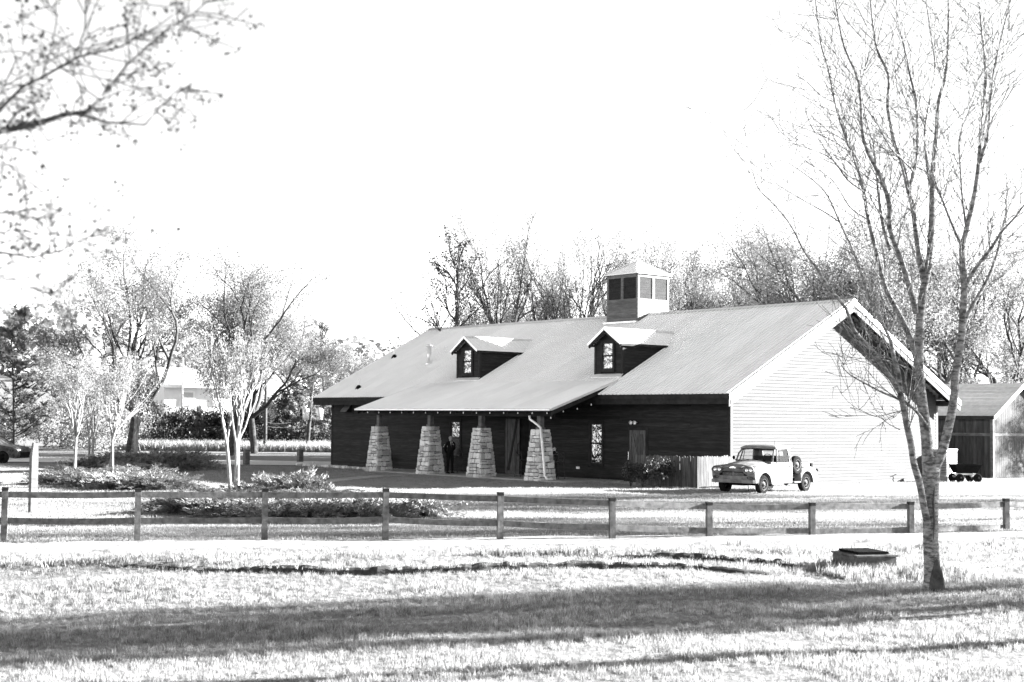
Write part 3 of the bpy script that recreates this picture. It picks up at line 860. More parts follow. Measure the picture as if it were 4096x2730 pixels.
for _ in range(4):
    e1 = PP[-1][0]+(PP[-1][0]-PP[-2][0]); PP.append((e1, PP[-1][1]+.03, PP[-1][2]+.03, PP[-1][3]+.03))
    e0 = PP[0][0]+(PP[0][0]-PP[1][0]); PP.insert(0, (e0, PP[0][1], PP[0][2], PP[0][3]))
rr = random.Random(12)
for i, (b, zt_, z1, z2) in enumerate(PP):
    mb = MB(); w = .062; g0 = G(b.x, b.y)-.3
    a_ = math.atan2(fdir.y, fdir.x)
    c, s_ = math.cos(a_), math.sin(a_)
    def q(u, v, z): return (b.x+u*c-v*s_, b.y+u*s_+v*c, z)
    mb.loft([[q(-w, -w, z), q(w, -w, z), q(w, w, z), q(-w, w, z)] for z in (g0, zt_-.004)])
    o = obj('fence_post', mb, M['fence'], rf, world=True)
    cp = MB().loft([[q(-w-.003, -w-.003, z), q(w+.003, -w-.003, z), q(w+.003, w+.003, z), q(-w-.003, w+.003, z)] for z in (zt_-.07, zt_)])
    obj('post_top', cp, M['trim_d'], o, world=True)
for i in range(len(PP)-1):
    a, b = PP[i], PP[i+1]
    for k in (2, 3):
        mb = MB(); A_ = Vector((a[0].x, a[0].y, a[k]-.04)); B_ = Vector((b[0].x, b[0].y, b[k]-.04))
        n_ = 6; pts = []
        sag = rr.uniform(.0, .03)
        last = None
        for j in range(n_+1):
            t = j/n_; p = A_.lerp(B_, t)+Vector((0, 0, -sag*math.sin(math.pi*t)))+fnor.to_3d()*(-.03)
            pts.append(p)
        hh = .062; ww = .022; fn = fnor.to_3d()
        secs = [[p-fn*ww-Vector((0,0,hh)), p+fn*ww-Vector((0,0,hh)), p+fn*ww+Vector((0,0,hh)), p-fn*ww+Vector((0,0,hh))] for p in pts]
        d = (B_-A_).normalized()*.066
        secs[0] = [v+d for v in secs[0]]; secs[-1] = [v-d for v in secs[-1]]
        obj('rail', mb.loft(secs), M['fence'], rf, world=True)

# second fence running away on the far left, seen end on
lf = empty('side_fence', gpx(130, 2050), 0, 'side post fence running away beside the junipers, seen end on', 'fence')
sp = [gpx(130, 2050), gpx(126, 1935)]
L0 = gpx(130, 2050); dl = (gpx(140, 1872)-L0).normalized()
prev = None
for k in range(7):
    p = L0+dl*k*3.0; w = .09
    o = obj('fence_post', MB().box(p.x-w, p.x+w, p.y-w, p.y+w, -.2, 1.55), M['trim_w'], lf, world=True)
    if prev is not None:
        for zz in (.45, 1.15): obj('rail', MB().obox(prev+Vector((.0, 0, zz)), p+Vector((.0, 0, zz)), .05, .13), M['trim_w'], lf, world=True)
    prev = p
bf = empty('far_post_fence', gpx(800, 1858), 0, 'row of short weathered posts along the far road edge', 'fence')
for px, y0, y1 in ((620, 1862, 1793), (723, 1862, 1795), (985, 1861, 1800), (1200, 1850, 1800)):
    b = gpx(px, y0); hgt = (y0-y1)/pxm(depth(b)); w = .14
    obj('fence_post', MB().box(b.x-w, b.x+w, b.y-w, b.y+w, 0, hgt), M['trim_w'], bf, world=True)

# ------------------------------------------------------------------ pickup truck
tk = empty('pickup_truck', (2.93, -1.36, 0), R(-83), 'weathered pale vintage stepside pickup truck with a side mounted spare wheel', 'truck')
def T(name, mb, m='truck', parent=tk, sm=False, bv=0.0):
    o = obj(name, mb, M[m], parent, smooth=sm, bevel=bv); return o
def sec(x, hw, zb, zt, crown=.03, sh=.10):
    return [(x, -hw, zb), (x, -hw*1.02, (zb+zt)/2), (x, -hw, zt-sh), (x, -hw+sh*.45, zt-sh*.25), (x, -hw*.5, zt+crown*.6), (x, 0, zt+crown),
            (x, hw*.5, zt+crown*.6), (x, hw-sh*.45, zt-sh*.25), (x, hw, zt-sh), (x, hw*1.02, (zb+zt)/2), (x, hw, zb)]
# cab
T('cab', MB().loft([sec(.80, .80, .42, 1.20), sec(.55, .86, .38, 1.16), sec(-.50, .87, .36, 1.14), sec(-.62, .80, .42, 1.16)]), bv=.0)
T('cab_interior', MB().box(-.5, .62, -.74, .74, 1.165, 1.20), 'black')
for s in (-1, 1):
    dr = T('door', MB().prism([(.56, s*.865, .36), (.58, s*.875, .80), (.56, s*.865, 1.14), (-.48, s*.865, 1.14), (-.50, s*.875, .80), (-.48, s*.865, .36)], (0, s*.022, 0)), bv=.008)
    T('handle', MB().box(-.44, -.28, s*.89, s*.93, .98, 1.01), 'chrome', dr)
    # side window frame and pillars
    T('window_frame', MB().tube([(.50, s*.83, 1.14), (.36, s*.73, 1.60), (-.40, s*.73, 1.62), (-.50, s*.83, 1.14)], .026, 6), bv=0, sm=True)
    T('vent_bar', MB().tube([(.27, s*.82, 1.14), (.24, s*.745, 1.59)], .012, 5), 'black')
    T('front_pillar', MB().tube([(.74, s*.80, 1.17), (.62, s*.76, 1.45), (.42, s*.70, 1.66)], .035, 6), sm=True)
    T('rear_pillar', MB().loft([[(-.40, s*.84, 1.12), (-.62, s*.80, 1.12), (-.62, s*.72, 1.12), (-.40, s*.80, 1.12)], [(-.34, s*.76, 1.64), (-.52, s*.70, 1.64), (-.52, s*.62, 1.64), (-.34, s*.70, 1.64)]]))
    T('side_glass', MB().add([(.46, s*.82, 1.16), (-.42, s*.82, 1.16), (-.36, s*.74, 1.60), (.34, s*.74, 1.60)], [(0, 1, 2, 3)]), 'glass')
T('rear_wall', MB().add([(-.62, -.8, 1.12), (-.62, .8, 1.12), (-.605, .8, 1.22), (-.605, -.8, 1.22)], [(0, 1, 2, 3)]).prism([(-.605, -.45, 1.22), (-.53, -.45, 1.56), (-.53, -.72, 1.64), (-.61, -.76, 1.22)], (.03, 0, 0)).prism([(-.605, .45, 1.22), (-.53, .45, 1.56), (-.53, .72, 1.64), (-.61, .76, 1.22)], (.03, 0, 0)).prism([(-.54, -.72, 1.54), (-.54, .72, 1.54), (-.52, .72, 1.66), (-.52, -.72, 1.66)], (.03, 0, 0)), 'truck')
def rsec(z, x0, x1, hw, r=.12):
    pts = []
    for cx, cy, a0 in ((x1-r, hw-r, 0), (x0+r, hw-r, 90), (x0+r, -hw+r, 180), (x1-r, -hw+r, 270)):
        for k in range(5):
            a = R(a0+k*22.5); pts.append((cx+r*math.cos(a), cy+r*math.sin(a), z))
    return pts
rfm = MB().loft([rsec(1.62, -.56, .52, .78), rsec(1.66, -.57, .56, .80), rsec(1.72, -.52, .44, .74), rsec(1.775, -.38, .26, .58), rsec(1.79, -.2, .1, .35)])
T('roof', rfm, sm=True)
T('windshield', MB().add([(.76, -.78, 1.19), (.76, .78, 1.19), (.46, .69, 1.62), (.46, -.69, 1.62)], [(0, 1, 2, 3)]), 'glass')
T('windshield_frame', MB().tube([(.80, -.79, 1.19), (.84, 0, 1.20), (.80, .79, 1.19)], .02, 5).tube([(.47, -.70, 1.625), (.53, 0, 1.635), (.47, .70, 1.625)], .025, 5), 'black')
T('seat', MB().box(-.48, -.28, -.7, .7, 1.16, 1.36).box(-.3, .1, -.7, .7, 1.14, 1.18), 'black', bv=.03)
T('steering_wheel', MB().tube([(.33+.07*math.cos(R(a)), .36+.2*math.sin(R(a)), 1.27+.17*math.cos(R(a))) for a in range(0, 361, 24)], .013, 5, False), 'black')
for s in (-1, 1): T('wiper', MB().tube([(.83, s*.1, 1.215), (.76, s*.55, 1.26)], .009, 4), 'black')
T('aerial', MB().tube([(.70, .82, 1.1), (.66, .84, 1.95)], .005, 4), 'black')
T('mirror', MB().tube([(.5, -.87, 1.15), (.52, -1.05, 1.25)], .01, 5).lathe([(0, -.012), (.07, 0), (0, .012)], (.52, -1.06, 1.28), 'x', 10), 'black')
# hood
def hsec(x, hw, zb, zt, cr):
    return [(x, -hw, zb), (x, -hw, zt-.09), (x, -hw*.88, zt-.02), (x, -hw*.45, zt+cr*.7), (x, 0, zt+cr), (x, hw*.45, zt+cr*.7), (x, hw*.88, zt-.02), (x, hw, zt-.09), (x, hw, zb)]
T('hood', MB().loft([hsec(.80, .72, .9, 1.17, .05), hsec(1.2, .70, .9, 1.15, .06), hsec(1.6, .66, .9, 1.10, .06), hsec(1.9, .62, .88, 1.03, .06), hsec(2.06, .57, .86, .95, .05), hsec(2.12, .52, .86, .89, .03)]), sm=False, bv=.02)
T('hood_vent', MB().prism([(2.02, -.42, 1.005), (2.02, .42, 1.005), (2.15, .38, .955), (2.15, -.38, .955)], (0, 0, .022)), 'truck', bv=.008)
eb = T('emblem', MB().box(2.15, 2.165, -.14, .14, .935, .955), 'chrome'); T('bow_tie', MB().box(2.166, 2.176, -.11, .11, .957, .985).prism([(2.166, -.045, .945), (2.166, .035, .945), (2.166, .045, .997), (2.166, -.035, .997)], (.014, 0, 0)), 'chrome', eb)
# front fenders with wheel arch
def arch(cx, cz, r, a0, a1, n=12):
    return [(cx+r*math.cos(R(a0+(a1-a0)*k/n)), cz+r*math.sin(R(a0+(a1-a0)*k/n))) for k in range(n+1)]
WB, WR = 1.45, .345
prof = [(.58, .34), (.58, 1.10), (1.0, 1.08), (1.5, 1.04), (1.95, 1.02), (2.10, .98), (2.15, .86), (2.13, .62), (2.05, .46), (1.92, .38)]+arch(WB, .36, .43, 6, 174)+[(.98, .34)]
for s in (-1, 1):
    secs = []
    for y, k in ((.60, 0), (.84, 0), (.905, .012), (.94, .045)):
        q = []
        for x, z_ in prof:
            cx, cz = 1.4, .75
            inarch = math.hypot(x-WB, z_-.36) < .45
            q.append((x, s*y, z_ if inarch or z_ < .4 else z_-(k if z_ > .9 else 0)) if inarch else (x-(k*.5 if x > 1.9 else 0), s*y, z_-(k*1.4 if z_ > .9 else 0)))
        secs.append(q if s > 0 else q[::-1])
    fe = T('front_fender', MB().loft(secs), bv=.012)
    T('chrome_spear', MB().box(1.08, 1.72, s*.935, s*.955, .86, .915), 'chrome', fe, bv=.01)
    T('arch_lip', MB().tube([(x, s*.94, z_) for x, z_ in arch(WB, .36, .435, 0, 176, 12)], .016, 5, True), 'truck', fe, sm=True)
    # headlight pod
    hp = T('headlight_pod', MB().loft([[(x, s*(.69+ry*math.cos(R(a))), .865+rz*math.sin(R(a))) for a in range(0, 360, 24)] for x, ry, rz in ((1.9, .20, .14), (2.10, .245, .165), (2.17, .24, .16), (2.18, .215, .135), (2.13, .19, .11))]), sm=False)
    for dy in (-.095, .095):
        T('headlight', MB().lathe([(.085, 0), (.083, .015), (.06, .03), (.0, .04)], (2.13, s*.69+dy, .865), 'x', 14), 'chrome', sm=True)
    T('parking_light', MB().loft([[(x, s*.74+ry*math.cos(R(a)), .60+ry*.42*math.sin(R(a))) for a in range(0, 360, 30)] for x, ry in ((2.1, .14), (2.16, .13), (2.165, .09), (2.14, .08))]), 'steel')
# grille
T('grille_panel', MB().box(2.0, 2.10, -.60, .60, .50, .86), 'black')
g_ = MB().prism([(2.10, -.60, .80), (2.10, .60, .80), (2.135, .56, .87), (2.135, -.56, .87)], (.02, 0, .015))
T('grille_top', g_, 'truck', bv=.01)
gp = MB().box(2.105, 2.145, -.72, .72, .47, .665); T('grille_valance', gp, 'truck', bv=.02)
for zz in (.69, .725, .76): T('grille_bar', MB().box(2.10, 2.13, -.46, .46, zz-.009, zz+.009), 'truck')
T('grille_post', MB().box(2.10, 2.132, -.015, .015, .66, .80), 'truck')
bp = MB().loft([[(x+a, y, .40), (x+a+.05, y, .40), (x+a+.06, y, .46), (x+a+.05, y, .52), (x+a, y, .52)] for y, x, a in ((-.96, 2.02, .0), (-.90, 2.14, .0), (-.6, 2.19, 0), (0, 2.21, 0), (.6, 2.19, 0), (.90, 2.14, 0), (.96, 2.02, 0))])
T('front_bumper', bp, 'truck', bv=.008)
T('bumper_bracket', MB().box(1.9, 2.15, -.45, -.38, .36, .42).box(1.9, 2.15, .38, .45, .36, .42).tube([(2.1, .62, .42), (2.0, .60, .12)], .015, 5), 'black')
# chassis
T('chassis', MB().box(-2.1, 2.0, -.42, -.34, .40, .52).box(-2.1, 2.0, .34, .42, .40, .52).box(1.0, 1.9, -.3, .3, .3, .6).box(-.4, .9, -.3, .3, .3, .42), 'black')
T('axle', MB().tube([(WB, -.7, WR), (WB, .7, WR)], .05, 8).tube([(-WB, -.7, WR), (-WB, .7, WR)], .06, 8).lathe([(0, -.14), (.14, 0), (0, .14)], (-WB, 0, WR), 'x', 10), 'black')
# wheels
def wheel(x, y, z_, s, name='wheel', parent=tk, r=WR, w=.20, ch='rubber'):
    e = bpy.data.objects.new(name, None); e.location = (x, y, z_); e.parent = parent; COL.objects.link(e)
    ty = MB().lathe([(r*.60, -w/2), (r*.86, -w/2), (r*.97, -w*.40), (r, -w*.28), (r, w*.28), (r*.97, w*.40), (r*.86, w/2), (r*.60, w/2), (r*.58, 0), (r*.60, -w/2)], (0, 0, 0), 'y', 28, False)
    T('tyre', ty, ch, e, sm=True)
    o = s*w*.40
    rm = MB().lathe([(r*.60, s*w*.48), (r*.62, s*w*.53), (r*.56, s*w*.50), (r*.52, s*w*.2), (r*.40, s*w*.22), (r*.33, s*w*.40), (r*.20, s*w*.42), (r*.16, s*w*.56), (0.001, s*w*.58)], (0, 0, 0), 'y', 28, False)
    T('rim', rm, 'steel', e, sm=True)
    hl = MB()
    for k in range(6):
        a = R(k*60+15); c = (r*.44*math.cos(a), s*w*.36, r*.44*math.sin(a))
        hl.lathe([(0.0, -s*.02), (.034, -s*.02), (.034, s*.012), (0, s*.012)], c, 'y', 8)
    T('rim_holes', hl, 'black', e)
    return e
for s in (-1, 1):
    wheel(WB, s*.80, WR, s); wheel(-WB, s*.80, WR, s)
wheel(-.86, .79, 1.02, 1, 'spare_wheel', w=.19)
T('spare_bracket', MB().box(-.9, -.82, .60, .72, .98, 1.06).tube([(-.66, .66, 1.15), (-.60, .80, 1.15)], .03, 6), 'black')
# step-side bed
bd = T('bed_box', MB().box(-2.25, -.70, -.66, -.62, .55, 1.08).box(-2.25, -.70, .62, .66, .55, 1.08).box(-.74, -.70, -.62, .62, .55, 1.08).box(-2.25, -.74, -.62, .62, .55, .60), 'truck')
T('bed_rail', MB().box(-2.28, -.68, .60, .70, 1.08, 1.115).box(-2.28, -.68, -.70, -.60, 1.08, 1.115), 'truck', bd)
T('tailgate', MB().box(-2.29, -2.25, -.62, .62, .55, 1.06), 'truck', bv=.01)
T('stake_pocket', MB().box(-2.24, -2.12, .66, .70, .55, 1.08).box(-.80, -.72, .66, .70, .55, 1.08), 'black')
prof2 = [(-.98, .42), (-1.0, .70), (-1.10, .86), (-1.35, .95), (-1.75, .95), (-2.08, .88), (-2.22, .72), (-2.24, .50), (-2.10, .36), (-2.02, .30)]+arch(-WB, .36, .42, -8+180, 0, 12)[0:0]
prof2 = [(-.98, .40), (-1.0, .70), (-1.12, .87), (-1.35, .95), (-1.75, .96), (-2.08, .90), (-2.24, .74), (-2.27, .52), (-2.12, .34), (-1.95, .34)]+[(x, z_) for x, z_ in arch(-WB, .36, .43, 176, 4, 12)]
for s in (-1, 1):
    secs = []
    for y, k in ((.66, 0), (.84, 0), (.90, .02), (.935, .06)):
        q = []
        for x, z_ in prof2:
            inarch = math.hypot(x+WB, z_-.36) < .45
            q.append((x, s*y, z_) if inarch else (x+(k*.6 if x < -2 else (-k*.5 if x > -1.2 else 0)), s*y, z_-(k if z_ > .6 else 0)))
        secs.append(q if s > 0 else q[::-1])
    fe = T('rear_fender', MB().loft(secs), bv=.012)
    T('arch_lip', MB().tube([(x, s*.935, z_) for x, z_ in arch(-WB, .36, .435, 0, 176, 12)], .015, 5), 'truck', fe, sm=True)
    T('running_board', MB().box(-1.05, -.58, s*.62 if s > 0 else -.93, s*.93 if s > 0 else -.62, .36, .41), 'truck', bv=.008)
    T('tail_light', MB().lathe([(0, -.08), (.055, -.06), (.06, 0), (.0, .02)], (-2.33, s*.80, .80), 'x', 10), 'black')

# ------------------------------------------------------------------ storm drain box
db_ = empty('storm_drain', gpx(3440, 2270), R(0), 'concrete storm drain box with a steel grate lid set in the grass swale', 'drain')
c0 = gpx(3430, 2293); c1 = gpx(3588, 2290); cb = gpx(3335, 2275)
ex = (c1-c0).normalized(); L = (c1-c0).length; ey = Vector((-ex.y, ex.x, 0));
if ey.dot(fw) < 0: ey = -ey
z0 = -.25; z1 = .27; 
def Q(u, v, z): p = c0+ex*u+ey*v; return (p.x, p.y, z)
WD = .95
L = (c1-c0).length
body = MB()
body.loft([[Q(0, 0, z), Q(L, 0, z), Q(L, WD, z), Q(0, WD, z)] for z in (z0, z1)])
obj('box', body, M['drain'], db_, world=True, bevel=.015)
obj('lid', MB().loft([[Q(-.02, -.02, z), Q(L+.02, -.02, z), Q(L+.02, WD+.02, z), Q(-.02, WD+.02, z)] for z in (z1+.003, z1+.035)]), M['drain'], db_, world=True)
gt = MB()
for k in range(16):
    u = .10+k*(L-.22)/15; gt.loft([[Q(u-.01, .1, z), Q(u+.01, .1, z), Q(u+.01, WD-.08, z), Q(u-.01, WD-.08, z)] for z in (z1+.06, z1+.085)])
for k in range(10):
    v = .12+k*(WD-.22)/9; gt.loft([[Q(.08, v-.008, z), Q(L-.1, v-.008, z), Q(L-.1, v+.008, z), Q(.08, v+.008, z)] for z in (z1+.055, z1+.08)])
obj('grate', gt, M['black'], db_, world=True)
obj('opening', MB().loft([[Q(-.008, .12, z), Q(.012, .12, z), Q(.012, .62, z), Q(-.008, .62, z)] for z in (-.15, .12)]), M['dark'], db_, world=True)
obj('grate_pit', MB().loft([[Q(.07, .07, z), Q(L-.08, .07, z), Q(L-.08, WD-.05, z), Q(.07, WD-.05, z)] for z in (z1+.046, z1+.052)]), M['dark'], db_, world=True)

# ------------------------------------------------------------------ shed, cart, heat pump
c = gpx(3972, 1917); sx1, sy0 = c.x, c.y
hz = lambda px, py, y=None: at(px, py, depth(c)).z
se = at(3972, 1656, depth(c)).z; sx0 = sx1-7.5; sy1 = sy0+5.0; sr = se+1.45
shd = empty('shed', ((sx0+sx1)/2, (sy0+sy1)/2, 0), 0, 'small dark board shed with a shingled gable roof behind the right end of the barn', 'shed')
wl_ = MB().box(sx0, sx1, sy0, sy1, 0, se); wl_.prism([(sx0, sy0, se), (sx0, sy1, se), (sx0, (sy0+sy1)/2, sr)], (sx1-sx0, 0, 0))
obj('wall', wl_, M['trim_d'], shd, world=True)
bw_ = .2
k = 0; x = sx0+.05
while x < sx1-.15:
    obj('wall_board', MB().box(x+.006, x+bw_-.006, sy0-.022, sy0, .05, se-.1), M['shed'], shd, world=True); x += bw_
y = sy0+.12
while y < sy1-.15:
    t = min(y+bw_/2-sy0, sy1-y-bw_/2); obj('wall_board', MB().box(sx1, sx1+.022, y+.006, y+bw_-.006, .05, se+t*(sr-se)/(2.5)-.12), M['shed'], shd, world=True); y += bw_
zm_ = at(3972, 1740, depth(c)).z
obj('trim_band', MB().box(sx0, sx1+.03, sy0-.04, sy0-.023, zm_-.07, zm_+.07), M['trim_w'], shd, world=True)
obj('trim_band', MB().box(sx1+.023, sx1+.04, sy0+.0, sy1, zm_-.07, zm_+.07), M['trim_w'], shd, world=True)
obj('corner_board', MB().box(sx1-.1, sx1+.05, sy0-.05, sy0+.08, 0, se-.05), M['trim_w'], shd, world=True)
for s in (0, 1):
    ya = sy0-.22 if s == 0 else sy1+.22; ym = (sy0+sy1)/2; za = se-.12
    nrow = 9
    rows = MB()
    for r_ in range(nrow):
        t0, t1 = r_/nrow, (r_+1.15)/nrow
        a = (ya+(ym-ya)*t0, za+(sr+.08-za)*t0+.03); b = (ya+(ym-ya)*min(1, t1), za+(sr+.08-za)*min(1, t1)+.012)
        obj('shingle_course', MB().prism([(sx0-.25, a[0], a[1]), (sx0-.25, b[0], b[1]), (sx0-.25, b[0], b[1]-.02), (sx0-.25, a[0], a[1]-.02)], (sx1-sx0+.5, 0, 0)), M['shingle'], shd, world=True)
    obj('rake_board', MB().prism([(sx1+.22, ya, za), (sx1+.22, ym, sr+.07), (sx1+.22, ym, sr-.12), (sx1+.22, ya, za-.17)], (.04, 0, 0)), M['white'], shd, world=True)
obj('fascia', MB().box(sx0-.25, sx1+.2, sy0-.23, sy0-.20, se-.27, se-.1), M['trim_d'], shd, world=True)

def cart():
    p = gpx(3860, 1930); ct = empty('garden_cart', (p.x, p.y, 0), R(58), 'black four wheeled garden dump cart standing in front of the shed', 'cart')
    tub = MB().loft([[(-.45, -.28, .42), (.45, -.28, .42), (.45, .28, .42), (-.45, .28, .42)], [(-.62, -.38, .78), (.62, -.38, .78), (.62, .38, .78), (-.62, .38, .78)]])
    obj('tub', tub, M['black'], ct)
    obj('tub_rim', MB().box(-.65, .65, -.41, -.37, .77, .81).box(-.65, .65, .37, .41, .77, .81).box(-.65, -.61, -.41, .41, .77, .81).box(.61, .65, -.41, .41, .77, .81), M['rubber'], ct)
    obj('frame', MB().box(-.5, .5, -.04, .04, .33, .40).box(-.45, -.38, -.34, .34, .24, .30).box(.38, .45, -.34, .34, .24, .30).tube([(-.4, 0, .3), (-.4, 0, .42)], .03, 6).tube([(.4, 0, .3), (.4, 0, .42)], .03, 6), M['galv'], ct)
    obj('handle', MB().tube([(-.5, 0, .3), (-.75, 0, .5), (-.72, 0, 1.1)], .018, 6).tube([(-.72, -.12, 1.12), (-.72, .12, 1.12)], .018, 6), M['black'], ct)
    for x in (-.42, .42):
        for s in (-1, 1):
            e = bpy.data.objects.new('wheel', None); e.location = (x, s*.38, .2); e.parent = ct; COL.objects.link(e)
            obj('tyre', MB().lathe([(.10, -.05), (.17, -.06), (.2, -.03), (.2, .03), (.17, .06), (.10, .05), (.10, -.05)], (0, 0, 0), 'y', 16), M['rubber'], e, smooth=True)
            obj('rim', MB().lathe([(.11, -.03), (.11, .03), (0.03, .04), (0, .04)] if s > 0 else [(0, -.04), (.03, -.04), (.11, -.03), (.11, .03)], (0, 0, 0), 'y', 12), M['steel'], e)
cart()
p = gpx(3762, 1925)
hp = empty('heat_pump', (p.x, p.y+.3, 0), 0, 'pale louvred heat pump unit standing against the end of the barn', 'heat pump')
hw_ = .42; x, y = p.x, p.y+.3
obj('pad', MB().box(x-.55, x+.55, y-.55, y+.55, 0, .22), M['concrete'], hp, world=True)
obj('cabinet', MB().box(x-hw_, x+hw_, y-hw_, y+hw_, .22, 1.42), M['galv'], hp, world=True, bevel=.03)
obj('lid', MB().box(x-hw_-.02, x+hw_+.02, y-hw_-.02, y+hw_+.02, 1.42, 1.47), M['white'], hp, world=True)
for k in range(14):
    z = .32+k*.075; obj('louver', MB().box(x-hw_+.04, x+hw_-.04, y-hw_-.02, y-hw_, z, z+.03), M['steel'], hp, world=True)
    obj('louver', MB().box(x+hw_, x+hw_+.02, y-hw_+.04, y+hw_-.04, z, z+.03), M['steel'], hp, world=True)
#PART3
# ------------------------------------------------------------------ vegetation tools
def leaf_mb(mb, p, d, size, rg, n=1, spread=0.0):
    """n small leaf quads around p"""
    sp_ = lambda: (rg.random()+rg.random()+rg.random()-1.5)*1.6*spread
    for _ in range(n):
        q = p+Vector((sp_(), sp_(), sp_()*.8)) if spread else p
        a = Vector((rg.gauss(0, 1), rg.gauss(0, 1), rg.gauss(0, .7))).normalized()*size*rg.uniform(.6, 1.2)
        b = a.orthogonal().normalized(); b = (b*math.cos(rg.uniform(0, 6.28))+a.normalized().cross(b)*math.sin(rg.uniform(0, 6.28)))*size*.38
        k = len(mb.v); mb.v += [tuple(q-a*.5), tuple(q+b), tuple(q+a*.5), tuple(q-b)]; mb.f.append((k, k+1, k+2, k+3))
def limb(mb, p, d, L, r0, r1, rg, wig=.12, seg=5, upd=.0, sides=5):
    pts = [p.copy()]; dd = d.normalized()
    for i in range(seg):
        dd = (dd+Vector((rg.gauss(0, wig), rg.gauss(0, wig), rg.gauss(0, wig)+upd))).normalized()
        pts.append(pts[-1]+dd*L/seg)
    mb.tube(pts, [r0+(r1-r0)*i/seg for i in range(seg+1)], sides, False)
    return pts, dd
def rot_dir(d, ang, rg):
    d = d.normalized(); o = d.orthogonal().normalized(); a = rg.uniform(0, 6.283)
    o = o*math.cos(a)+d.cross(o)*math.sin(a)
    return (d*math.cos(ang)+o*math.sin(ang)).normalized()
def branching(mb, tips, p, d, L, r, lev, rg, ang=.6, ratio=.68, kids=3, upd=.03, wig=.13, minr=.006, start=.45):
    sides = 7 if r > .1 else (5 if r > .03 else 3)
    pts, dd = limb(mb, p, d, L, r, r*.55, rg, wig, 5 if lev > 1 else 3, upd, sides)
    if lev == 0:
        tips.append((pts[-1], dd)); tips.append((pts[len(pts)//2], dd)); return
    if lev == 1: tips.append((pts[-2], dd))
    for k in range(kids):
        t = start+(1-start)*(k+rg.random()*.6)/kids
        i = min(len(pts)-2, int(t*(len(pts)-1))); q = pts[i].lerp(pts[i+1], t*(len(pts)-1)-i)
        branching(mb, tips, q, rot_dir(dd, ang*rg.uniform(.6, 1.35), rg), L*ratio*rg.uniform(.75, 1.15), max(minr, r*.52), lev-1, rg, ang, ratio, kids, upd, wig, minr, start)
    branching(mb, tips, pts[-1], dd, L*ratio, max(minr, r*.55), lev-1, rg, ang, ratio, kids, upd, wig, minr, start)

